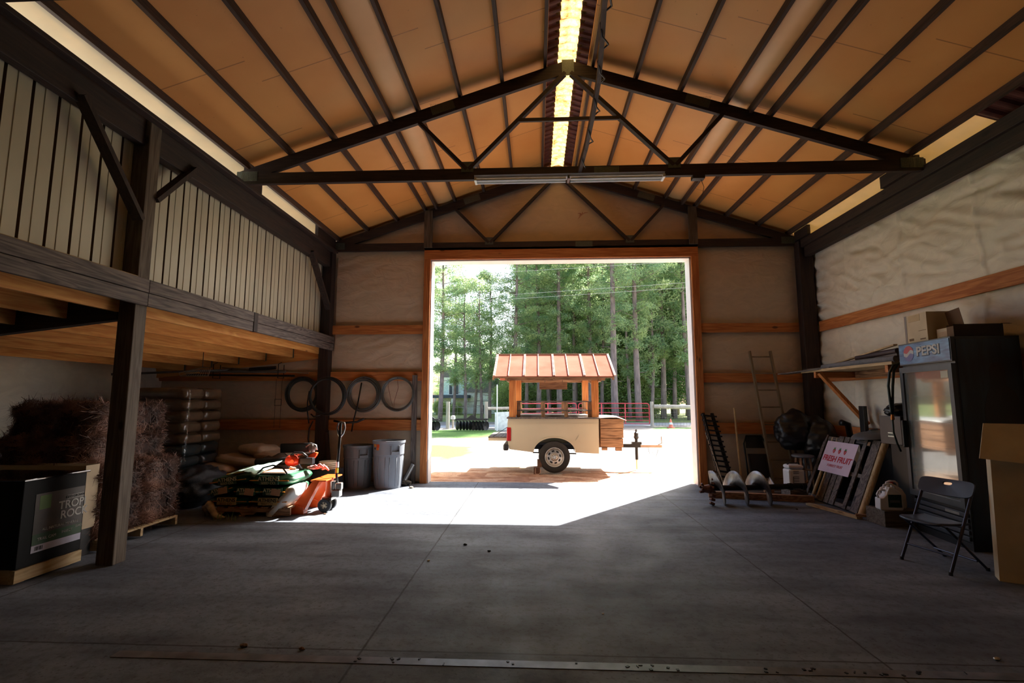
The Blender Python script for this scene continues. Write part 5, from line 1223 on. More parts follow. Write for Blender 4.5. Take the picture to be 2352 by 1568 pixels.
tag(MB().beam((3.3,9.1,.02),(4.35,9.12,.02), .14, .04).build('floor_board', W('weather','x')), 'flat grey board on the floor behind the square timber', 'board')
tag(MB().box(3.9,4.05,8.98,9.06,.04,.12).build('wood_offcut', W('barn','x'), bevel=.004), 'small reddish wood offcut on the flat grey board', 'wood block')
tag(MB().obox((4.22,8.66,.11), (.3,.22,.11), (0,0,.2)).build('wood_offcut', W('weather','x'), bevel=.004), 'grey wood block under the white jug, left of it', 'wood block')
tag(MB().beam((4.20,8.20,.02),(4.40,7.28,.02), .09, .03).build('floor_board', W('pale','y')), 'narrow pale plank on the floor in front of the leaning pallet', 'board')
tag(MB().beam((4.36,7.30,.055),(4.52,7.24,.055), .05, .03).build('wood_offcut', W('barn','x')), 'short orange offcut on the end of the pale plank', 'wood block')
# ladder
t = thing('ladder', 'tall weathered metal ladder leaning on the far wall', 'ladder', (4.4, 9.6, 0), world=True)
b0, b1, t0, t1 = Vector((4.30,9.52,.0)), Vector((4.70,9.52,.0)), Vector((4.12,9.84,2.55)), Vector((4.51,9.84,2.55))
for a, b_ in ((b0,t0),(b1,t1)): MB().beam(a, b_, .035, .06, up=(0,1,0)).build('side_rail', mat('ladder_metal', (150,134,108), .45, .35, .2, 5, stretch=(1,1,.2)), t)
for k in range(8):
    f = (k+.65)/8.0; MB().tube([b0.lerp(t0,f), b1.lerp(t1,f)], .014, 8).build('rung', mat('ladder_metal', (150,134,108), .45, .35, .2, 5, stretch=(1,1,.2)), t, smooth=40)
tag(MB().tube([(3.70,9.45,.0),(3.775,9.84,1.46)], .019, 8).build('wooden_pole', W('pale','z'), smooth=40), 'thin tan wooden pole leaning on the wall left of the ladder', 'pole')
tag(MB().tube([(4.86,9.45,.0),(4.66,9.84,1.46)], .022, 8).build('wooden_pole', W('barn','z'), smooth=40), 'dark brown pole standing behind the ladder and trash bags', 'pole')
# folded dark chair
t = thing('folded_chair', 'dark folding chair folded flat against the wall behind the ladder', 'chair', (4.1, 9.62, 0), world=True)
def lean(x, z, o=0): return (x, 9.56+.26*z/.96+o, z)
MB().tube([lean(3.88,0),lean(3.90,.8),lean(3.96,.94),lean(4.24,.94),lean(4.30,.8),lean(4.32,0)], .016, 8).build('frame', M_BLK2, t, smooth=True)
MB().hexa([lean(3.93,.72),lean(4.27,.72),lean(4.27,.72,.02),lean(3.93,.72,.02),lean(3.95,.93),lean(4.25,.93),lean(4.25,.93,.02),lean(3.95,.93,.02)]).build('backrest', M_BLKP, t)
MB().hexa([lean(3.93,.2,-.03),lean(4.27,.2,-.03),lean(4.27,.2,0),lean(3.93,.2,0),lean(3.93,.62,-.03),lean(4.27,.62,-.03),lean(4.27,.62,0),lean(3.93,.62,0)]).build('seat', M_BLKP, t, bevel=.008)
MB().tube([lean(3.95,0,-.05),lean(3.95,.6,-.03)], .012, 6).build('leg', M_BLK2, t); MB().tube([lean(4.25,0,-.05),lean(4.25,.6,-.03)], .012, 6).build('leg', M_BLK2, t)
# tread bundle
t = thing('drag_harrow', 'bundle of black ribbed steel sections leaning beside the right door jamb', 'farm implement', (3.3, 9.6, 0), world=True)
for j, (x0, x1, dy) in enumerate(((3.30,3.60,0),(3.29,3.52,.06))):
    for s in (0, 1): MB().beam((x0+.06+.2*s,9.42+dy,.0),(x0-.12+.17*s,9.80+dy*.6,1.36), .03, .05, up=(0,1,0)).build('side_bar', M_BLK2, t)
    for k in range(15):
        f = (k+.5)/15; y = 9.42+dy+.38*f; xa = x0+.06-.18*f; MB().obox((xa+.10,y-.01,1.36*f), (.26,.05,.028), (0,.12,0)).build('rib', M_BLKP, t)
MB().tube([(3.36,9.30,.0),(3.20,9.78,1.0)], .012, 6).build('rod', mat('tan_tube',(150,128,104),.5), t)
# black bags
M_BAG = mat('black_bag_film', (17,17,19), .42, 0, .2, 5, bump=.5, bscale=6, coat=.1)
def bag(lab, c, r, s):
    mb = MB(); mb.ball((0,0,0), 1, 5)
    for v in mb.bm.verts:
        d = v.co.normalized(); k = 1+.16*noise.noise(d*1.7+Vector((s,0,0)))+.07*(1-abs(noise.noise(Vector((d.x*2,d.y*2,d.z*5))+Vector((0,s,0))))*2)+.02*noise.noise(d*7)
        v.co = Vector((d.x*r[0]*k, d.y*r[1]*k, max(-r[2]*.9, d.z*r[2]*k)))+Vector(c)
    tag(mb.build('black_trash_bag', M_BAG, smooth=True), lab, 'bag', 'full black bags by the far right corner')
bag('large full black bag behind the ladder, knot side up', (4.72,9.48,1.05), (.36,.26,.36), 1)
bag('black bag slumping against the right wall beside the dark post', (5.04,9.34,.92), (.26,.30,.38), 4)
bag('low black bag under the other two bags', (5.04,9.46,.34), (.26,.24,.38), 7)
bag('black bag on the floor behind the leaning pallet', (5.08,8.78,.33), (.24,.30,.38), 10)
# stool
t = thing('round_stool', 'round grey seated wooden stool half behind the leaning pallet', 'stool', (4.62, 9.10, 0))
MB().lathe([(0,.63),(.16,.63),(.175,.645),(.175,.665),(.15,.675),(0,.67)], seg=28).build('seat', mat('grey_vinyl', (112,112,116), .5), t, smooth=40)
for k in range(4):
    a = PI/4+k*PI/2; MB().beam((.16*math.cos(a),.16*math.sin(a),0),(.11*math.cos(a),.11*math.sin(a),.63), .03, .03).build('leg', W('barn','z'), t)
for z in (.22,.42):
    for k in range(4):
        a0, a1 = PI/4+k*PI/2, PI/4+(k+1)*PI/2; r = .15-.02*z; MB().tube([(r*math.cos(a0),r*math.sin(a0),z),(r*math.cos(a1),r*math.sin(a1),z)], .009, 6).build('stretcher', W('barn','x'), t)
# white jug cooler
t = thing('white_container', 'squat white plastic container with moulded side handle beside the stool', 'container', (4.53, 8.35, 0), world=True); t.location = (4.36, 8.50, .07)
MB().box(4.27,4.53,8.40,8.62,.10,.42).build('body', mat('white_plastic', (226,226,228), .4, 0, .03), t, bevel=.03)
MB().box(4.275,4.525,8.405,8.615,.425,.49).build('lid', mat('white_plastic', (226,226,228), .4, 0, .03), t, bevel=.03)
MB().tube([(4.30,8.5,.49),(4.33,8.5,.515),(4.47,8.5,.515),(4.50,8.5,.49)], .01, 6).build('carry_handle', M_BLKP, t, smooth=True)
for z in (.20,.235,.27,.30,.36,.39): MB().box(4.345,4.43,8.394,8.401,z,z+.01).build('groove', M_GREYD, t)
MB().box(4.335,4.345,8.394,8.401,.20,.31).build('groove', M_GREYD, t)
# leaning pallet with the sign
O = Vector((4.52, 8.93, .02)); U = Vector((0,-1,0)); V = Vector((.50,.14,.98)).normalized(); N = U.cross(V).normalized()
if N.x > 0: N = -N
PLM = lambda u, v, n: O + U*u + V*v + N*n
t = thing('leaning_pallet', 'weathered grey pallet leaning toward the right wall, sign fixed on it', 'pallet', (4.7, 8.2, 0), world=True)
def plank(u0, u1, v0, v1, n0, n1, nm_, m): MB().hexa([PLM(u0,v0,n0),PLM(u1,v0,n0),PLM(u1,v1,n0),PLM(u0,v1,n0),PLM(u0,v0,n1),PLM(u1,v0,n1),PLM(u1,v1,n1),PLM(u0,v1,n1)]).build(nm_, m, t, bevel=.003)
for v in (.04, .55, 1.08): plank(.02, 1.42, v-.03, v+.03, -.09, -.01, 'stringer', W('weather','y'))
for (a, b_, k) in ((.0,.075,'weather'),(.40,.53,'weather'),(.56,.68,'weather'),(.70,.82,'weather'),(1.04,1.12,'weather'),(1.23,1.40,'weather')): plank(a, b_, 0, 1.13, -.01, .01, 'slat', W(k,'z'))
for (a, r_) in ((.18,.026),(.31,.022)): MB().tube([PLM(a,.03,-.03),PLM(a,1.1,-.03)], r_, 10).build('round_slat', W('pale','z'), t, smooth=40)
plank(1.14,1.20,1.03,1.09,.011,.013,'paper_tag', mat('brown_tag', (196,150,116), .8))
MB().tube([PLM(.68,.25,.012),PLM(.70,.22,.02),PLM(.80,.22,.02),PLM(.82,.26,.012)], .004, 5).build('wire', M_STEEL, t)
tag(MB().tube([PLM(1.46,-.0,-.02),PLM(1.46,1.15,-.02)], .045, 12).build('round_post', W('pale','z'), smooth=40), 'tan round post leaning at the right edge of the pallet', 'post')
s = thing('fruit_sign', 'white FRESH FRUIT sign with three red strawberries fixed on leaning pallet', 'sign', tuple(PLM(.56,.75,.02)), world=True)
sb = MB().hexa([PLM(u,v,n) for n in (.014,.022) for u, v in ((.15,.48),(.97,.48),(.97,1.02),(.15,1.02))]).build('board', mat('sign_white', (226,206,226), .5, 0, .02), s)
nest(sb, s)
SF = lambda u, v: frame(PLM(u,v,.0235), U, V)
text('FRESH FRUIT', .135, M_REDINK, sb, SF(.56,.715), sx=.98, bold=.003); text('FORREST FRUIT', .06, M_REDINK, sb, SF(.565,.60), sx=.98)
for k in (-1, 0, 1):
    c = .56+k*.145
    MB().prism([(-.028,.02),(-.034,.0),(-.022,-.03),(0,-.052),(.022,-.03),(.034,0),(.028,.02),(0,.028)], lambda u,v,q: PLM(c+u,.865+v,q), .022, .0245).build('berry', M_REDINK, sb)
    MB().prism([(-.03,.03),(-.012,.026),(-.02,.055),(0,.036),(.02,.058),(.012,.026),(.032,.032),(.012,.014),(0,.02),(-.012,.014)], lambda u,v,q: PLM(c+u,.865+v,q), .022, .0255).build('berry_leaf', M_GREENINK, sb)
    for q_ in ((-.012,-.005),(.012,-.005),(0,-.025)): MB().prism([(-.003,-.006),(.003,-.006),(.003,.006),(-.003,.006)], lambda u,v,q: PLM(c+u+q_[0],.865+v+q_[1],q), .0246, .0252).build('berry_seed', MW, sb)
# clutter behind the pallet
tag(MB().box(5.16,5.33,7.62,8.40,0,1.06).build('dark_crate', M_BLKP, bevel=.01), 'tall dark crate between leaning pallet and right wall', 'crate')
t = thing('can_lid', 'round grey trash can lid lying on the dark crate behind the pallet', 'lid', (5.14, 7.98, 1.06)); t.rotation_euler = (0,-.12,0)
MB().lathe([(0,.10),(.07,.10),(.09,.08),(.2,.07),(.27,.05),(.30,.02),(.315,.0),(.30,.0),(.26,.03),(0,.05)], seg=40).build('dome', M_GREYD, t, smooth=40)
MB().box(-.06,.06,-.012,.012,.09,.12).build('handle', M_GREYD, t, bevel=.006)
tag(MB().tube([(5.16,8.62,1.0),(5.12,8.60,1.22),(5.0,8.58,1.25)], .05, 8).build('black_fan_part', M_BLKP, smooth=True), 'black rounded tool head sticking up behind the can lid', 'tool')
tag(MB().box(5.20,5.26,8.30,8.42,1.06,1.52).build('black_bracket', M_BLKP, bevel=.004), 'upright black bracket standing on the dark crate', 'bracket')
tag(MB().box(4.98,5.36,6.97,7.42,0,1.02).build('black_cabinet', M_BLKP, bevel=.01), 'plain black cabinet left of the drinks cooler', 'cabinet')
t = thing('brown_metal_box', 'dark brown metal box with small slot window on the black cabinet', 'box', (4.98, 7.2, 1.02), world=True)
MB().hexa([(4.80,7.34,1.02),(4.84,6.98,1.02),(5.2,7.0,1.02),(5.2,7.36,1.02),(4.80,7.34,1.40),(4.84,6.98,1.40),(5.2,7.0,1.40),(5.2,7.36,1.40)]).build('body', mat('brown_enamel', (66,52,50), .4, .1), t, bevel=.006)
for dz in (.145,.10): MB().hexa([(4.812,7.20,1.02+dz),(4.825,7.10,1.02+dz),(4.83,7.10,1.02+dz),(4.82,7.20,1.02+dz),(4.812,7.20,1.035+dz),(4.825,7.10,1.035+dz),(4.83,7.10,1.035+dz),(4.82,7.20,1.035+dz)]).build('slot_trim', M_STEEL, t)
MB().hexa([(4.814,7.18,1.133),(4.824,7.12,1.133),(4.83,7.12,1.133),(4.82,7.18,1.133),(4.814,7.18,1.163),(4.824,7.12,1.163),(4.83,7.12,1.163),(4.82,7.18,1.163)]).build('slot', M_BLKP, t)
bag('small crumpled black bag lying on top of the brown metal box', (5.02,7.2,1.47), (.2,.17,.10), 15)
# shelf on the right wall
sh = thing('wall_shelf', 'rough timber shelf on the right wall with diagonal brace', 'shelf', (5.1, 8.4, 2.0), world=True)
MB().box(4.76,5.40,6.9,9.05,2.095,2.115).build('shelf_board', W('pale','y'), sh)
MB().box(4.735,4.76,6.9,9.2,2.09,2.13).build('front_edge', W('pale','y'), sh)
MB().box(4.75,5.40,8.76,8.82,1.99,2.09).build('bracket_arm', W('orange','x'), sh); MB().box(4.75,5.40,7.0,7.06,1.99,2.09).build('bracket_arm', W('orange','x'), sh)
MB().beam((4.79,8.72,2.07),(5.38,8.5,1.22), .05, .09, up=(0,1,0)).build('diagonal_brace', W('orange','z'), sh)
MB().box(5.36,5.40,7.6,8.7,1.98,2.09).build('cleat', W('barn','y'), sh)
for i, (a, b_, w_, h_, k, lab) in enumerate([((4.66,9.72,2.10),(4.86,8.4,2.135),.20,.02,'weather','grey plank jutting from the far end of the shelf'),((5.0,9.4,2.16),(5.02,7.2,2.13),.26,.03,'weather','wide grey plank lying along the shelf'),
        ((5.12,9.1,2.20),(4.86,6.98,2.36),.05,.02,'pale','thin pale batten lying diagonally on top of the shelf pile'),((5.2,9.0,2.19),(5.1,6.95,2.29),.06,.025,'barn','brown batten second from the top of the shelf pile'),
        ((5.05,8.7,2.17),(4.9,6.95,2.23),.10,.03,'weather','short grey board in the middle of the shelf pile'),((5.28,8.8,2.15),(5.24,6.95,2.38),.05,.02,'barn','thin brown batten nearest the wall on the shelf pile')]):
    tag(MB().beam(a, b_, w_, h_).build('plank', W(k,'y')), lab, 'board', 'boards piled on the wall shelf')
tag(MB().tube([(4.86,8.72,2.165),(4.85,8.0,2.17),(4.86,6.98,2.17)], [.045,.05,.05], 12).build('grey_roll', mat('grey_foam', (116,118,124), .9, 0, .1, 10, bump=.4), smooth=40), 'grey foam roll lying along the front of the shelf', 'roll')
tag(MB().tube([(4.98,8.0,2.26),(4.93,7.5,2.27),(4.9,7.0,2.28)], .04, 10).build('dark_roll', mat('dark_red_roll', (52,34,38), .5), smooth=40), 'dark rolled sheet above the grey foam roll on the shelf', 'roll')
# hose
t = thing('garden_hose', 'dark green hose loop with brass end hanging beside the drinks cooler', 'hose', (4.69, 6.9, 1.0), world=True)
MB().tube([(4.80,6.86,2.10),(4.73,6.86,2.08),(4.67,6.86,1.98),(4.64,6.86,1.8),(4.65,6.86,1.5),(4.66,6.86,1.43)], .016, 8).build('loop', mat('green_hose',(38,52,46),.4), t, smooth=True)
MB().tube([(4.84,6.86,2.10),(4.78,6.85,2.09),(4.72,6.85,2.0),(4.69,6.85,1.8),(4.67,6.86,1.5),(4.66,6.86,1.43)], .016, 8).build('loop', mat('green_hose',(38,52,46),.4), t, smooth=True)
MB().lathe([(.02,0),(.022,.02),(.018,.06),(.015,.07)], (4.66,6.86,1.36), 10).build('brass_end', mat('brass',(190,120,60),.35,.8), t, smooth=40)
MB().tube([(4.66,6.86,1.37),(4.67,6.88,1.2),(4.72,6.9,1.05),(4.77,6.92,.95)], .012, 8).build('tail', mat('green_hose',(38,52,46),.4), t, smooth=True)
# ---- drinks cooler
a_, c_ = Vector((4.69,5.83,0)), Vector((4.775,6.76,0)); E = (c_-a_).normalized(); F = Vector((E.y,-E.x,0))      # E along the front (to the left in view), F into depth
Wd = (c_-a_).length; FH = 2.33
t = thing('drinks_cooler', 'tall dark glass door drinks cooler with blue lettered header against the right wall', 'refrigerator', (4.95,6.3,0), world=True)
def fp(e, f, z): q = c_-E*e+F*f; return (q.x, q.y, z)     # e: 0 at left edge .. Wd right edge as seen
def fbox(e0, e1, f0, f1, z0, z1, nm_, m, bev=0, par=None): return MB().hexa([fp(e0,f0,z0),fp(e1,f0,z0),fp(e1,f1,z0),fp(e0,f1,z0),fp(e0,f0,z1),fp(e1,f0,z1),fp(e1,f1,z1),fp(e0,f1,z1)]).build(nm_, m, par or t, bevel=bev)
M_CAB = mat('cooler_black', (22,24,30), .35, 0, .2, 2); M_FRM = mat('cooler_frame', (66,70,76), .4, .2)
D = .66
fbox(0,.02,0,D,.08,FH,'side_wall',M_CAB); fbox(Wd-.02,Wd,0,D,.08,FH,'side_wall',M_CAB); fbox(.02,Wd-.02,D-.03,D,.08,FH,'back_wall',M_CAB)
fbox(.02,Wd-.02,.0,D-.03,2.02,FH,'top_box',M_CAB); fbox(.02,Wd-.02,.02,D-.03,.08,.42,'machine_base',M_CAB)
M_INT = mat('cooler_liner', (196,200,196), .5)
fbox(.02,.05,.03,D-.03,.42,2.02,'liner',M_INT); fbox(Wd-.05,Wd-.02,.03,D-.03,.42,2.02,'liner',M_INT); fbox(.05,Wd-.05,D-.06,D-.03,.42,2.02,'liner',M_INT); fbox(.05,Wd-.05,.03,D-.06,1.99,2.02,'liner',M_INT)
for z in (.75,1.05,1.35,1.66):
    r_ = fbox(.06,Wd-.06,.06,.075,z,z+.012,'shelf',M_INT)
    for k in range(9):
        e = .08+(Wd-.16)*k/8; fbox(e,e+.006,.07,D-.08,z,z+.006,'shelf_rod',M_INT)
# door
z0, z1 = .44, 2.03
mb = MB()
for e0, e1, q0_, q1_ in ((0,.06,z0,z1),(Wd-.06,Wd,z0,z1),(.06,Wd-.06,z1-.07,z1),(.06,Wd-.06,z0,z0+.07)):
    mb.hexa([fp(e0,-.045,q0_),fp(e1,-.045,q0_),fp(e1,0,q0_),fp(e0,0,q0_),fp(e0,-.045,q1_),fp(e1,-.045,q1_),fp(e1,0,q1_),fp(e0,0,q1_)])
dr = nest(mb.build('door', M_FRM, t), t)
mg, nt, b = newmat('cooler_glass'); b.inputs['Base Color'].default_value = (.72,.8,.78,1); b.inputs['Roughness'].default_value = .04; b.inputs['Transmission Weight'].default_value = .85; b.inputs['IOR'].default_value = 1.5; b.inputs['Specular IOR Level'].default_value = .6; b.inputs['Coat Weight'].default_value = .5; b.inputs['Coat IOR'].default_value = 1.6; b.inputs['Coat Roughness'].default_value = .12
fbox(.06,Wd-.06,-.03,-.022,z0+.07,z1-.07,'door_glass',mg,0,dr)
fbox(.03,.065,-.10,-.045,1.02,1.36,'door_handle',M_BLKP,.01,dr)
fbox(Wd-.20,Wd-.085,-.033,-.031,1.87,1.95,'door_label',mat('cream_label',(206,200,176),.6),0,dr)
# illuminated header
sf_ = nest(fbox(.0,Wd,-.03,.0,2.055,FH,'sign_frame',M_BLKP), t)
def bluemat():
    m, nt, b = newmat('sign_blue'); tc = nt.nodes.new('ShaderNodeTexCoord'); mp = nt.nodes.new('ShaderNodeMapping'); mp.inputs['Scale'].default_value = (1,2,9); mp.inputs['Rotation'].default_value = (R(-30),0,0)
    n = nt.nodes.new('ShaderNodeTexNoise'); n.inputs['Scale'].default_value = 3; n.inputs['Detail'].default_value = 8; link(nt, tc.outputs['Object'], mp.inputs[0]); link(nt, mp.outputs[0], n.inputs[0])
    cr = nt.nodes.new('ShaderNodeValToRGB'); cr.color_ramp.elements[0].position = .3; cr.color_ramp.elements[1].position = .75; cr.color_ramp.elements[0].color = srgb(34,62,116); cr.color_ramp.elements[1].color = srgb(104,160,206)
    link(nt, n.outputs[0], cr.inputs[0]); link(nt, cr.outputs[0], b.inputs['Base Color']); b.inputs['Roughness'].default_value = .3; return m
fbox(.015,Wd-.015,-.036,-.03,2.07,FH-.015,'sign_panel',bluemat(),0,sf_)
SG = lambda e, z, n=-.0375: frame(fp(e,n,z), -E, (0,0,1))
text('PEPSI', .155, mat('sign_shadow',(20,30,52),.5), sf_, SG(.563,2.203,-.0368), 'lettering', sx=1.2, bold=.009)
text('PEPSI', .155, MWI, sf_, SG(.56,2.207,-.0385), 'lettering', sx=1.2, bold=.004)
gl = frame(fp(.205,-.037,2.20), -E, (0,0,1)); GR = .098
def arcpts(a0, a1, n=18): return [(GR*math.cos(a0+(a1-a0)*k/n), GR*math.sin(a0+(a1-a0)*k/n)) for k in range(n+1)]
def wave(o, flip=1): return [(GR*.97*(1-2*k/14), o+.020*math.sin((1-2*k/14)*PI)*1.0+.012*(1-2*k/14)) for k in range(15)]
def gp(pts_, m, z0_, z1_, nm_):
    MB().prism(pts_, lambda u,v,q: gl @ Vector((u,v,q)), z0_, z1_).build(nm_, m, sf_)
gp(arcpts(0, 2*PI*17/18, 17), MWI, 0, .0012, 'emblem')
top_ = [(GR*math.cos(a), GR*math.sin(a)) for a in [.30+(PI-.12-.30)*k/16 for k in range(17)]]
gp(top_ + [(-GR*.9+GR*1.85*k/12, .022+.022*math.sin((-1+2*k/12)*PI)) for k in range(1,12)], mat('emblem_red',(182,44,44),.4), .0012, .002, 'emblem_top')
bot_ = [(GR*math.cos(a), GR*math.sin(a)) for a in [PI+.30+(PI-.12-.30)*k/16 for k in range(17)]]
gp(bot_ + [(GR*.9-GR*1.85*k/12, -.022+.022*math.sin((1-2*k/12)*PI)) for k in range(1,12)], mat('emblem_blue',(96,92,150),.4), .0012, .002, 'emblem_bottom')
# grille
for k in range(5): fbox(.03,Wd-.02,-.02,.01,.10+k*.062,.145+k*.062,'grille_slat',M_FRM,.003)
fbox(Wd*.62,Wd*.62+.22,-.023,-.02,.35,.38,'rating_label',M_STEEL); fbox(.0,Wd,-.0,D,.0,.08,'kick_base',M_BLKP)
# faded artwork on the side
sd_ = MB(); q0 = c_-E*(Wd+.001)
def side(f, z, n=0): q = q0+F*f-E*n; return (q.x,q.y,z)
M_ART = mat('side_art_dark', (28,42,58), .35, 0, .5, 3, stretch=(4,4,.5), c2=(10,13,18))
MB().hexa([side(.02,.12,0),side(D-.01,.12,0),side(D-.01,.12,.003),side(.02,.12,.003),side(.02,FH-.03,0),side(D-.01,FH-.03,0),side(D-.01,FH-.03,.003),side(.02,FH-.03,.003)]).build('side_artwork', M_ART, t)
bot = [(.24,1.25),(.24,1.5),(.28,1.68),(.33,1.78),(.32,1.95),(.36,2.03),(.44,2.03),(.48,1.95),(.48,1.78),(.56,1.7),(.62,1.55),(.62,1.2)]
MB().prism(bot, lambda u,v,q: side(u,v,q), .003, .005).build('side_silhouette', mat('silhouette',(26,15,15),.4), t)
# boxes on the cooler
t = thing('tall_carton', 'tall tan carton with pale label standing on the drinks cooler', 'box', (4.95,6.5,FH), world=True)
def ob(e0,e1,f0,f1,z0,z1,nm_,m): return MB().hexa([fp(e0,f0,z0),fp(e1,f0,z0),fp(e1,f1,z0),fp(e0,f1,z0),fp(e0,f0,z1),fp(e1,f0,z1),fp(e1,f1,z1),fp(e0,f1,z1)]).build(nm_, m, t, bevel=.003)
ob(.07,.50,.02,.34,FH,FH+.36,'body',M_CARD); ob(.16,.38,.017,.02,FH+.27,FH+.35,'label',mat('pale_label',(196,170,128),.7)); ob(.08,.12,.018,.02,FH,FH+.36,'tape',mat('brown_tape',(120,98,78),.3))
ob(.15,.24,.018,.02,FH+.03,FH+.06,'print',M_CARDD); ob(.34,.48,.018,.02,FH+.14,FH+.145,'print',M_CARDD); ob(.36,.46,.018,.02,FH+.03,FH+.045,'print',M_CARDD)
t = thing('open_carton', 'open brown carton with raised flap lying right of the tall carton', 'box', (4.95,6.1,FH), world=True)
ob(.53,.80,.10,.105,FH,FH+.13,'panel',M_CARD); ob(.53,.535,.10,.5,FH,FH+.13,'panel',M_CARDD); ob(.795,.80,.10,.5,FH,FH+.13,'panel',M_CARDD); ob(.53,.80,.495,.5,FH,FH+.13,'panel',M_CARDD); ob(.53,.80,.10,.5,FH,FH+.005,'bottom',M_CARDD)
MB().hexa([fp(.53,.25,FH+.13),fp(.76,.25,FH+.13),fp(.76,.255,FH+.13),fp(.53,.255,FH+.13),fp(.51,.22,FH+.34),fp(.74,.22,FH+.36),fp(.74,.225,FH+.36),fp(.51,.225,FH+.34)]).build('flap', M_CARDD, t)
ob(.56,.75,.097,.10,FH+.03,FH+.09,'print',mat('scuffed_print',(196,168,138),.8))
t = thing('dark_carton', 'dark brown open box at the back right of the cooler top', 'box', (5.1,5.9,FH), world=True)
ob(.82,.93,.02,.025,FH,FH+.12,'panel',M_CARDD); ob(.82,.825,.02,.52,FH,FH+.14,'panel',M_CARDD); ob(.925,.93,.02,.52,FH,FH+.14,'panel',mat('near_black_card',(44,32,26),.8)); ob(.82,.93,.515,.52,FH,FH+.14,'panel',M_CARDD)
MB().hexa([fp(.93,.50,FH+.14),fp(.97,.50,FH+.13),fp(.97,.58,FH+.13),fp(.93,.58,FH+.14),fp(.93,.50,FH+.143),fp(.97,.50,FH+.133),fp(.97,.58,FH+.133),fp(.93,.58,FH+.143)]).build('flap', mat('near_black_card',(44,32,26),.8), t)
# jugs on a block
tag(MB().hexa([(4.44,7.20,0),(4.46,6.86,0),(4.95,6.90,0),(4.93,7.20,0),(4.44,7.20,.20),(4.46,6.86,.20),(4.95,6.90,.20),(4.93,7.20,.20)]).build('timber_block', W('post','x'), bevel=.006), 'thick square timber block on the floor under the white jugs', 'wood block')
M_JUG = mat('jug_white', (226,222,222), .4, 0, .03)
def jug(x, y, rz, lab, cap, s=1, label=True):
    t = thing('plastic_jug', lab, 'jug', (x,y,.20), rz); t.scale = (s,s,s)
    b_ = MB(); b_.prism([(-.14,0),(.12,0),(.135,.03),(.13,.17),(.09,.24),(.02,.29),(-.03,.29),(-.03,.27),(-.05,.24),(-.06,.2),(-.085,.17),(-.11,.15),(-.145,.15),(-.15,.02)], lambda u,v,q: (u,q,v), -.06, .06)
    b_.build('body', M_JUG, t, bevel=.018)
    MB().tube([(-.13,0,.14),(-.145,0,.19),(-.12,0,.235),(-.085,0,.25),(-.045,0,.24)], .014, 8).build('side_handle', M_JUG, t, smooth=True)
    MB().tube([(-.06,0,.27),(-.055,0,.31),(-.02,0,.325),(.04,0,.325),(.07,0,.30),(.075,0,.26)], .013, 8).build('top_handle', M_JUG, t, smooth=True)
    MB().lathe([(.022,.0),(.022,.03),(0,.03)], (0,0,.29), 12).build('cap', cap, t)
    if label:
        MB().box(-.05,.11,-.0625,-.0605,.04,.20).build('label', mat('green_label',(40,78,52),.5,0,.4,30,c2=(22,30,28)), t); MB().box(-.03,.09,-.064,-.0625,.10,.13).build('label_band', mat('grey_band',(110,104,104),.5), t)
jug(4.60, 6.96, 1.35-PI/2+.15, 'white two handled jug with green label, front one on the block', M_JUG)
jug(4.74, 7.11, -.2, 'white jug with red cap behind the front jug', mat('red_cap',(150,30,34),.4), 1.04, False)

# ---- folding chair
t = thing('folding_chair', 'dark blue black folding chair standing in front of the drinks cooler', 'chair', (4.0, 5.4, 0), world=True)
M_CH = mat('chair_shell', (40,44,62), .4, 0, .05); M_CT = mat('chair_tube', (56,56,72), .3, .4, .05)
FL, FR, BL, BR = Vector((3.73,5.53,0)), Vector((3.84,5.06,0)), Vector((4.25,5.66,0)), Vector((4.30,5.21,0))
TL, TR = Vector((4.09,5.62,.78)), Vector((4.21,5.17,.78))
for a, b_ in ((FL,TL),(FR,TR)): MB().tube([a+Vector((0,0,.01)), a.lerp(b_,.5), b_], .0145, 10).build('front_leg', M_CT, t, smooth=40)
SFl, SFr = Vector((3.70,5.50,.425)), Vector((3.80,5.10,.425)); SBl, SBr = Vector((4.04,5.60,.415)), Vector((4.15,5.17,.415))
for a, b_ in ((BL,SFl.lerp(SBl,.25)),(BR,SFr.lerp(SBr,.25))): MB().tube([a+Vector((0,0,.01)), b_-Vector((0,0,.015))], .012, 10).build('rear_leg', M_CT, t, smooth=40)
MB().tube([BL.lerp(SFl,.22), BR.lerp(SFr,.22)], .010, 8).build('rear_crossbar', M_CT, t, smooth=40); MB().tube([FL.lerp(TL,.20), FR.lerp(TR,.20)], .010, 8).build('front_crossbar', M_CT, t, smooth=40)
for p in (FL,FR,BL,BR): MB().lathe([(0,0),(.018,0),(.016,.03),(0,.03)], tuple(p), 10).build('foot_cap', M_BLKP, t)
mb = MB()
def sf(u, v):
    q = SFl.lerp(SBl, u).lerp(SFr.lerp(SBr, u), v); rr = 1
    if u < .15: q = q + (SBl-SFl).normalized()*(.03*(abs(v-.5)*2)**4*(1-u/.15))
    q.z += .012*(abs(v-.5)*2)**3 - .008*math.sin(u*PI) + (.0 if u > .12 else -.012*(1-u/.12)); return q
mb.grid(sf, 14, 14).build('seat', M_CH, t, smooth=True, solid=.02)
bd_ = (TR-TL).normalized(); up_ = (TL-FL).normalized(); nb_ = bd_.cross(up_).normalized()
ctr = (TL+TR)/2 - up_*.04; wB, hB = (TR-TL).length/2+.03, .085
outer = []
for k in range(28):
    a = 2*PI*k/28; c, s_ = math.cos(a), math.sin(a); outer.append((math.copysign(abs(c)**.35, c)*wB, math.copysign(abs(s_)**.45, s_)*hB))
inner = [(math.copysign(abs(math.cos(2*PI*k/28))**.7, math.cos(2*PI*k/28))*.045, math.copysign(abs(math.sin(2*PI*k/28))**.8, math.sin(2*PI*k/28))*.017+.04) for k in range(28)]
mb = MB()
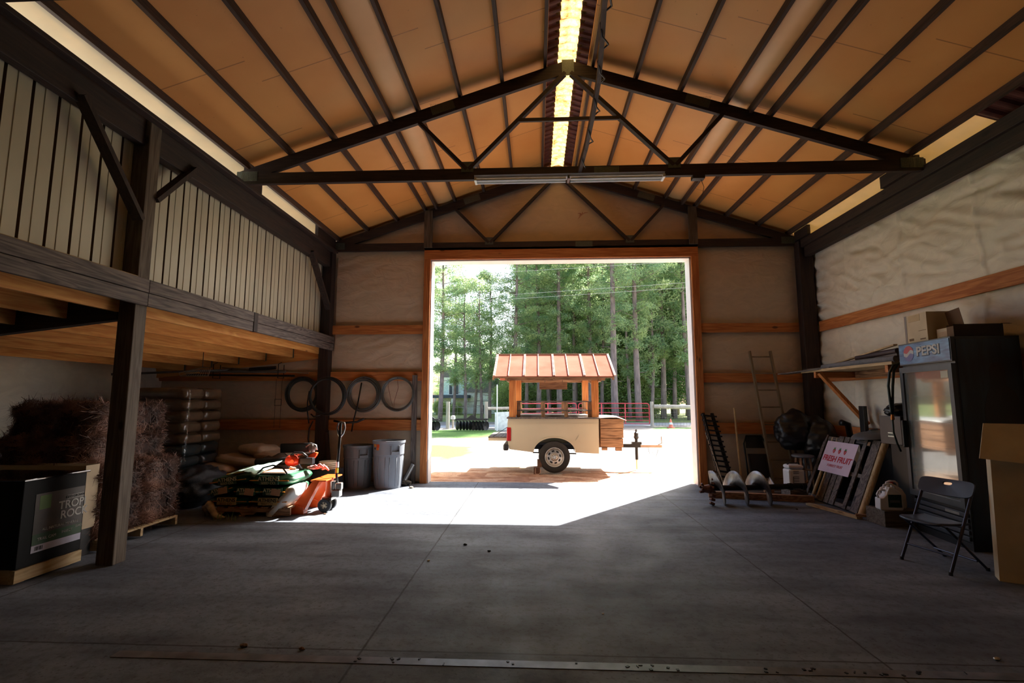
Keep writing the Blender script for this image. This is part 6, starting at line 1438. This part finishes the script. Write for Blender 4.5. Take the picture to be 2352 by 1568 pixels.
def bp_(u, v, n): return ctr + bd_*u + up_*v + nb_*(n + .02*(u/wB)**2)
L_ = []
for n in (-.009, .009):
    L_.append(([mb.bm.verts.new(bp_(u,v,n)) for u, v in outer], [mb.bm.verts.new(bp_(u,v,n)) for u, v in inner]))
for (o_, i_) in L_:
    for k in range(28): mb.bm.faces.new((o_[k], o_[(k+1)%28], i_[(k+1)%28], i_[k]))
for idx in (0, 1):
    for k in range(28): mb.bm.faces.new((L_[0][idx][k], L_[0][idx][(k+1)%28], L_[1][idx][(k+1)%28], L_[1][idx][k]))
mb.build('backrest', M_CH, t, smooth=35)
# ---- big tan carton at the right edge
t = thing('large_carton', 'large flattened tan carton with bent top flap at the right edge of picture', 'box', (4.45,4.8,0), world=True)
MB().hexa([(4.16,4.93,0),(4.72,4.62,0),(4.80,4.76,0),(4.24,5.07,0),(4.19,4.93,1.08),(4.72,4.62,1.08),(4.80,4.76,1.08),(4.27,5.07,1.08)]).build('body', M_CARD, t)
MB().hexa([(4.07,4.90,1.085),(4.70,4.54,1.02),(4.705,4.55,1.02),(4.075,4.91,1.085),(4.22,5.0,1.40),(4.80,4.68,1.40),(4.805,4.69,1.40),(4.225,5.01,1.40)]).build('top_flap', M_CARD, t)
for k in range(5): MB().obox((4.26+.10*k,4.955-.055*k,1.33-.01*(k%2)), (.006,.006,.025), (0,.3,0)).build('print_mark', M_CARDD, t)

# ---- floor plate and litter
t = thing('steel_floor_strip', 'long slotted steel strip let into the concrete nearest the camera', 'metal strip', (0, 3.3, 0), world=True)
MB().box(-2.7,3.4,3.25,3.33,0,.004).build('strip', mat('dull_strip',(112,112,118),.45,.5,.25,7), t)
rng.seed(77)
for k in range(34): x = rng.uniform(-1.2,2.6); MB().obox((x,3.29+rng.uniform(-.03,.03),.006), (rng.uniform(.01,.03),rng.uniform(.004,.02),.004), (0,0,rng.uniform(0,3))).build('bolt_hole', M_BLK2, t)
for i, (x, y, l, m, r_) in enumerate([(-.80,5.80,'dark crushed bottle cap on the floor centre',M_BLKP,.022),(-.51,5.58,'small dark knob on the floor right of the crushed cap',M_BLKP,.018),(-1.93,3.42,'dry brown leaf left of the steel strip',M_CARDD,.025),(-1.09,5.23,'tan crumb of cardboard on the joint line',M_CARD,.014),(.5,4.05,'bright pebble in the foreground',MW,.009),(-1.53,3.40,'brown leaf scrap beside the steel strip',M_CARDD,.02),(2.88,3.49,'pale scrap at the lower right corner',M_STEEL,.02),(3.86,7.87,'dark pebble before the leaning pallet',M_BLKP,.016),(-2.3,9.35,'pale paper scrap in the sun by the left jamb',M_CARD,.04),(-3.0,7.2,'small dark leaf in the sunlit patch',M_CARDD,.02)]):
    tag(MB().ball((x,y,r_*.45), (r_,r_*.7,r_*.5), 2, .5, 3, i).build('litter', m), l, 'litter')
t = thing('weeds', 'small green weed sprig on the floor before the seed pallet', 'plant', (-4.2,6.78,0))
for k in range(7): MB().tube([(.05*(k-3),0,0),(.05*(k-3)+.01,0,.04+.02*(k%3)),(.05*(k-3)+.03*(k%2),-.01,.07+.03*(k%3))], [.004,.006,.001], 4).build('blade', M_LEAF2, t)

for o in bpy.data.objects:
    if '_w' in o: del o['_w']
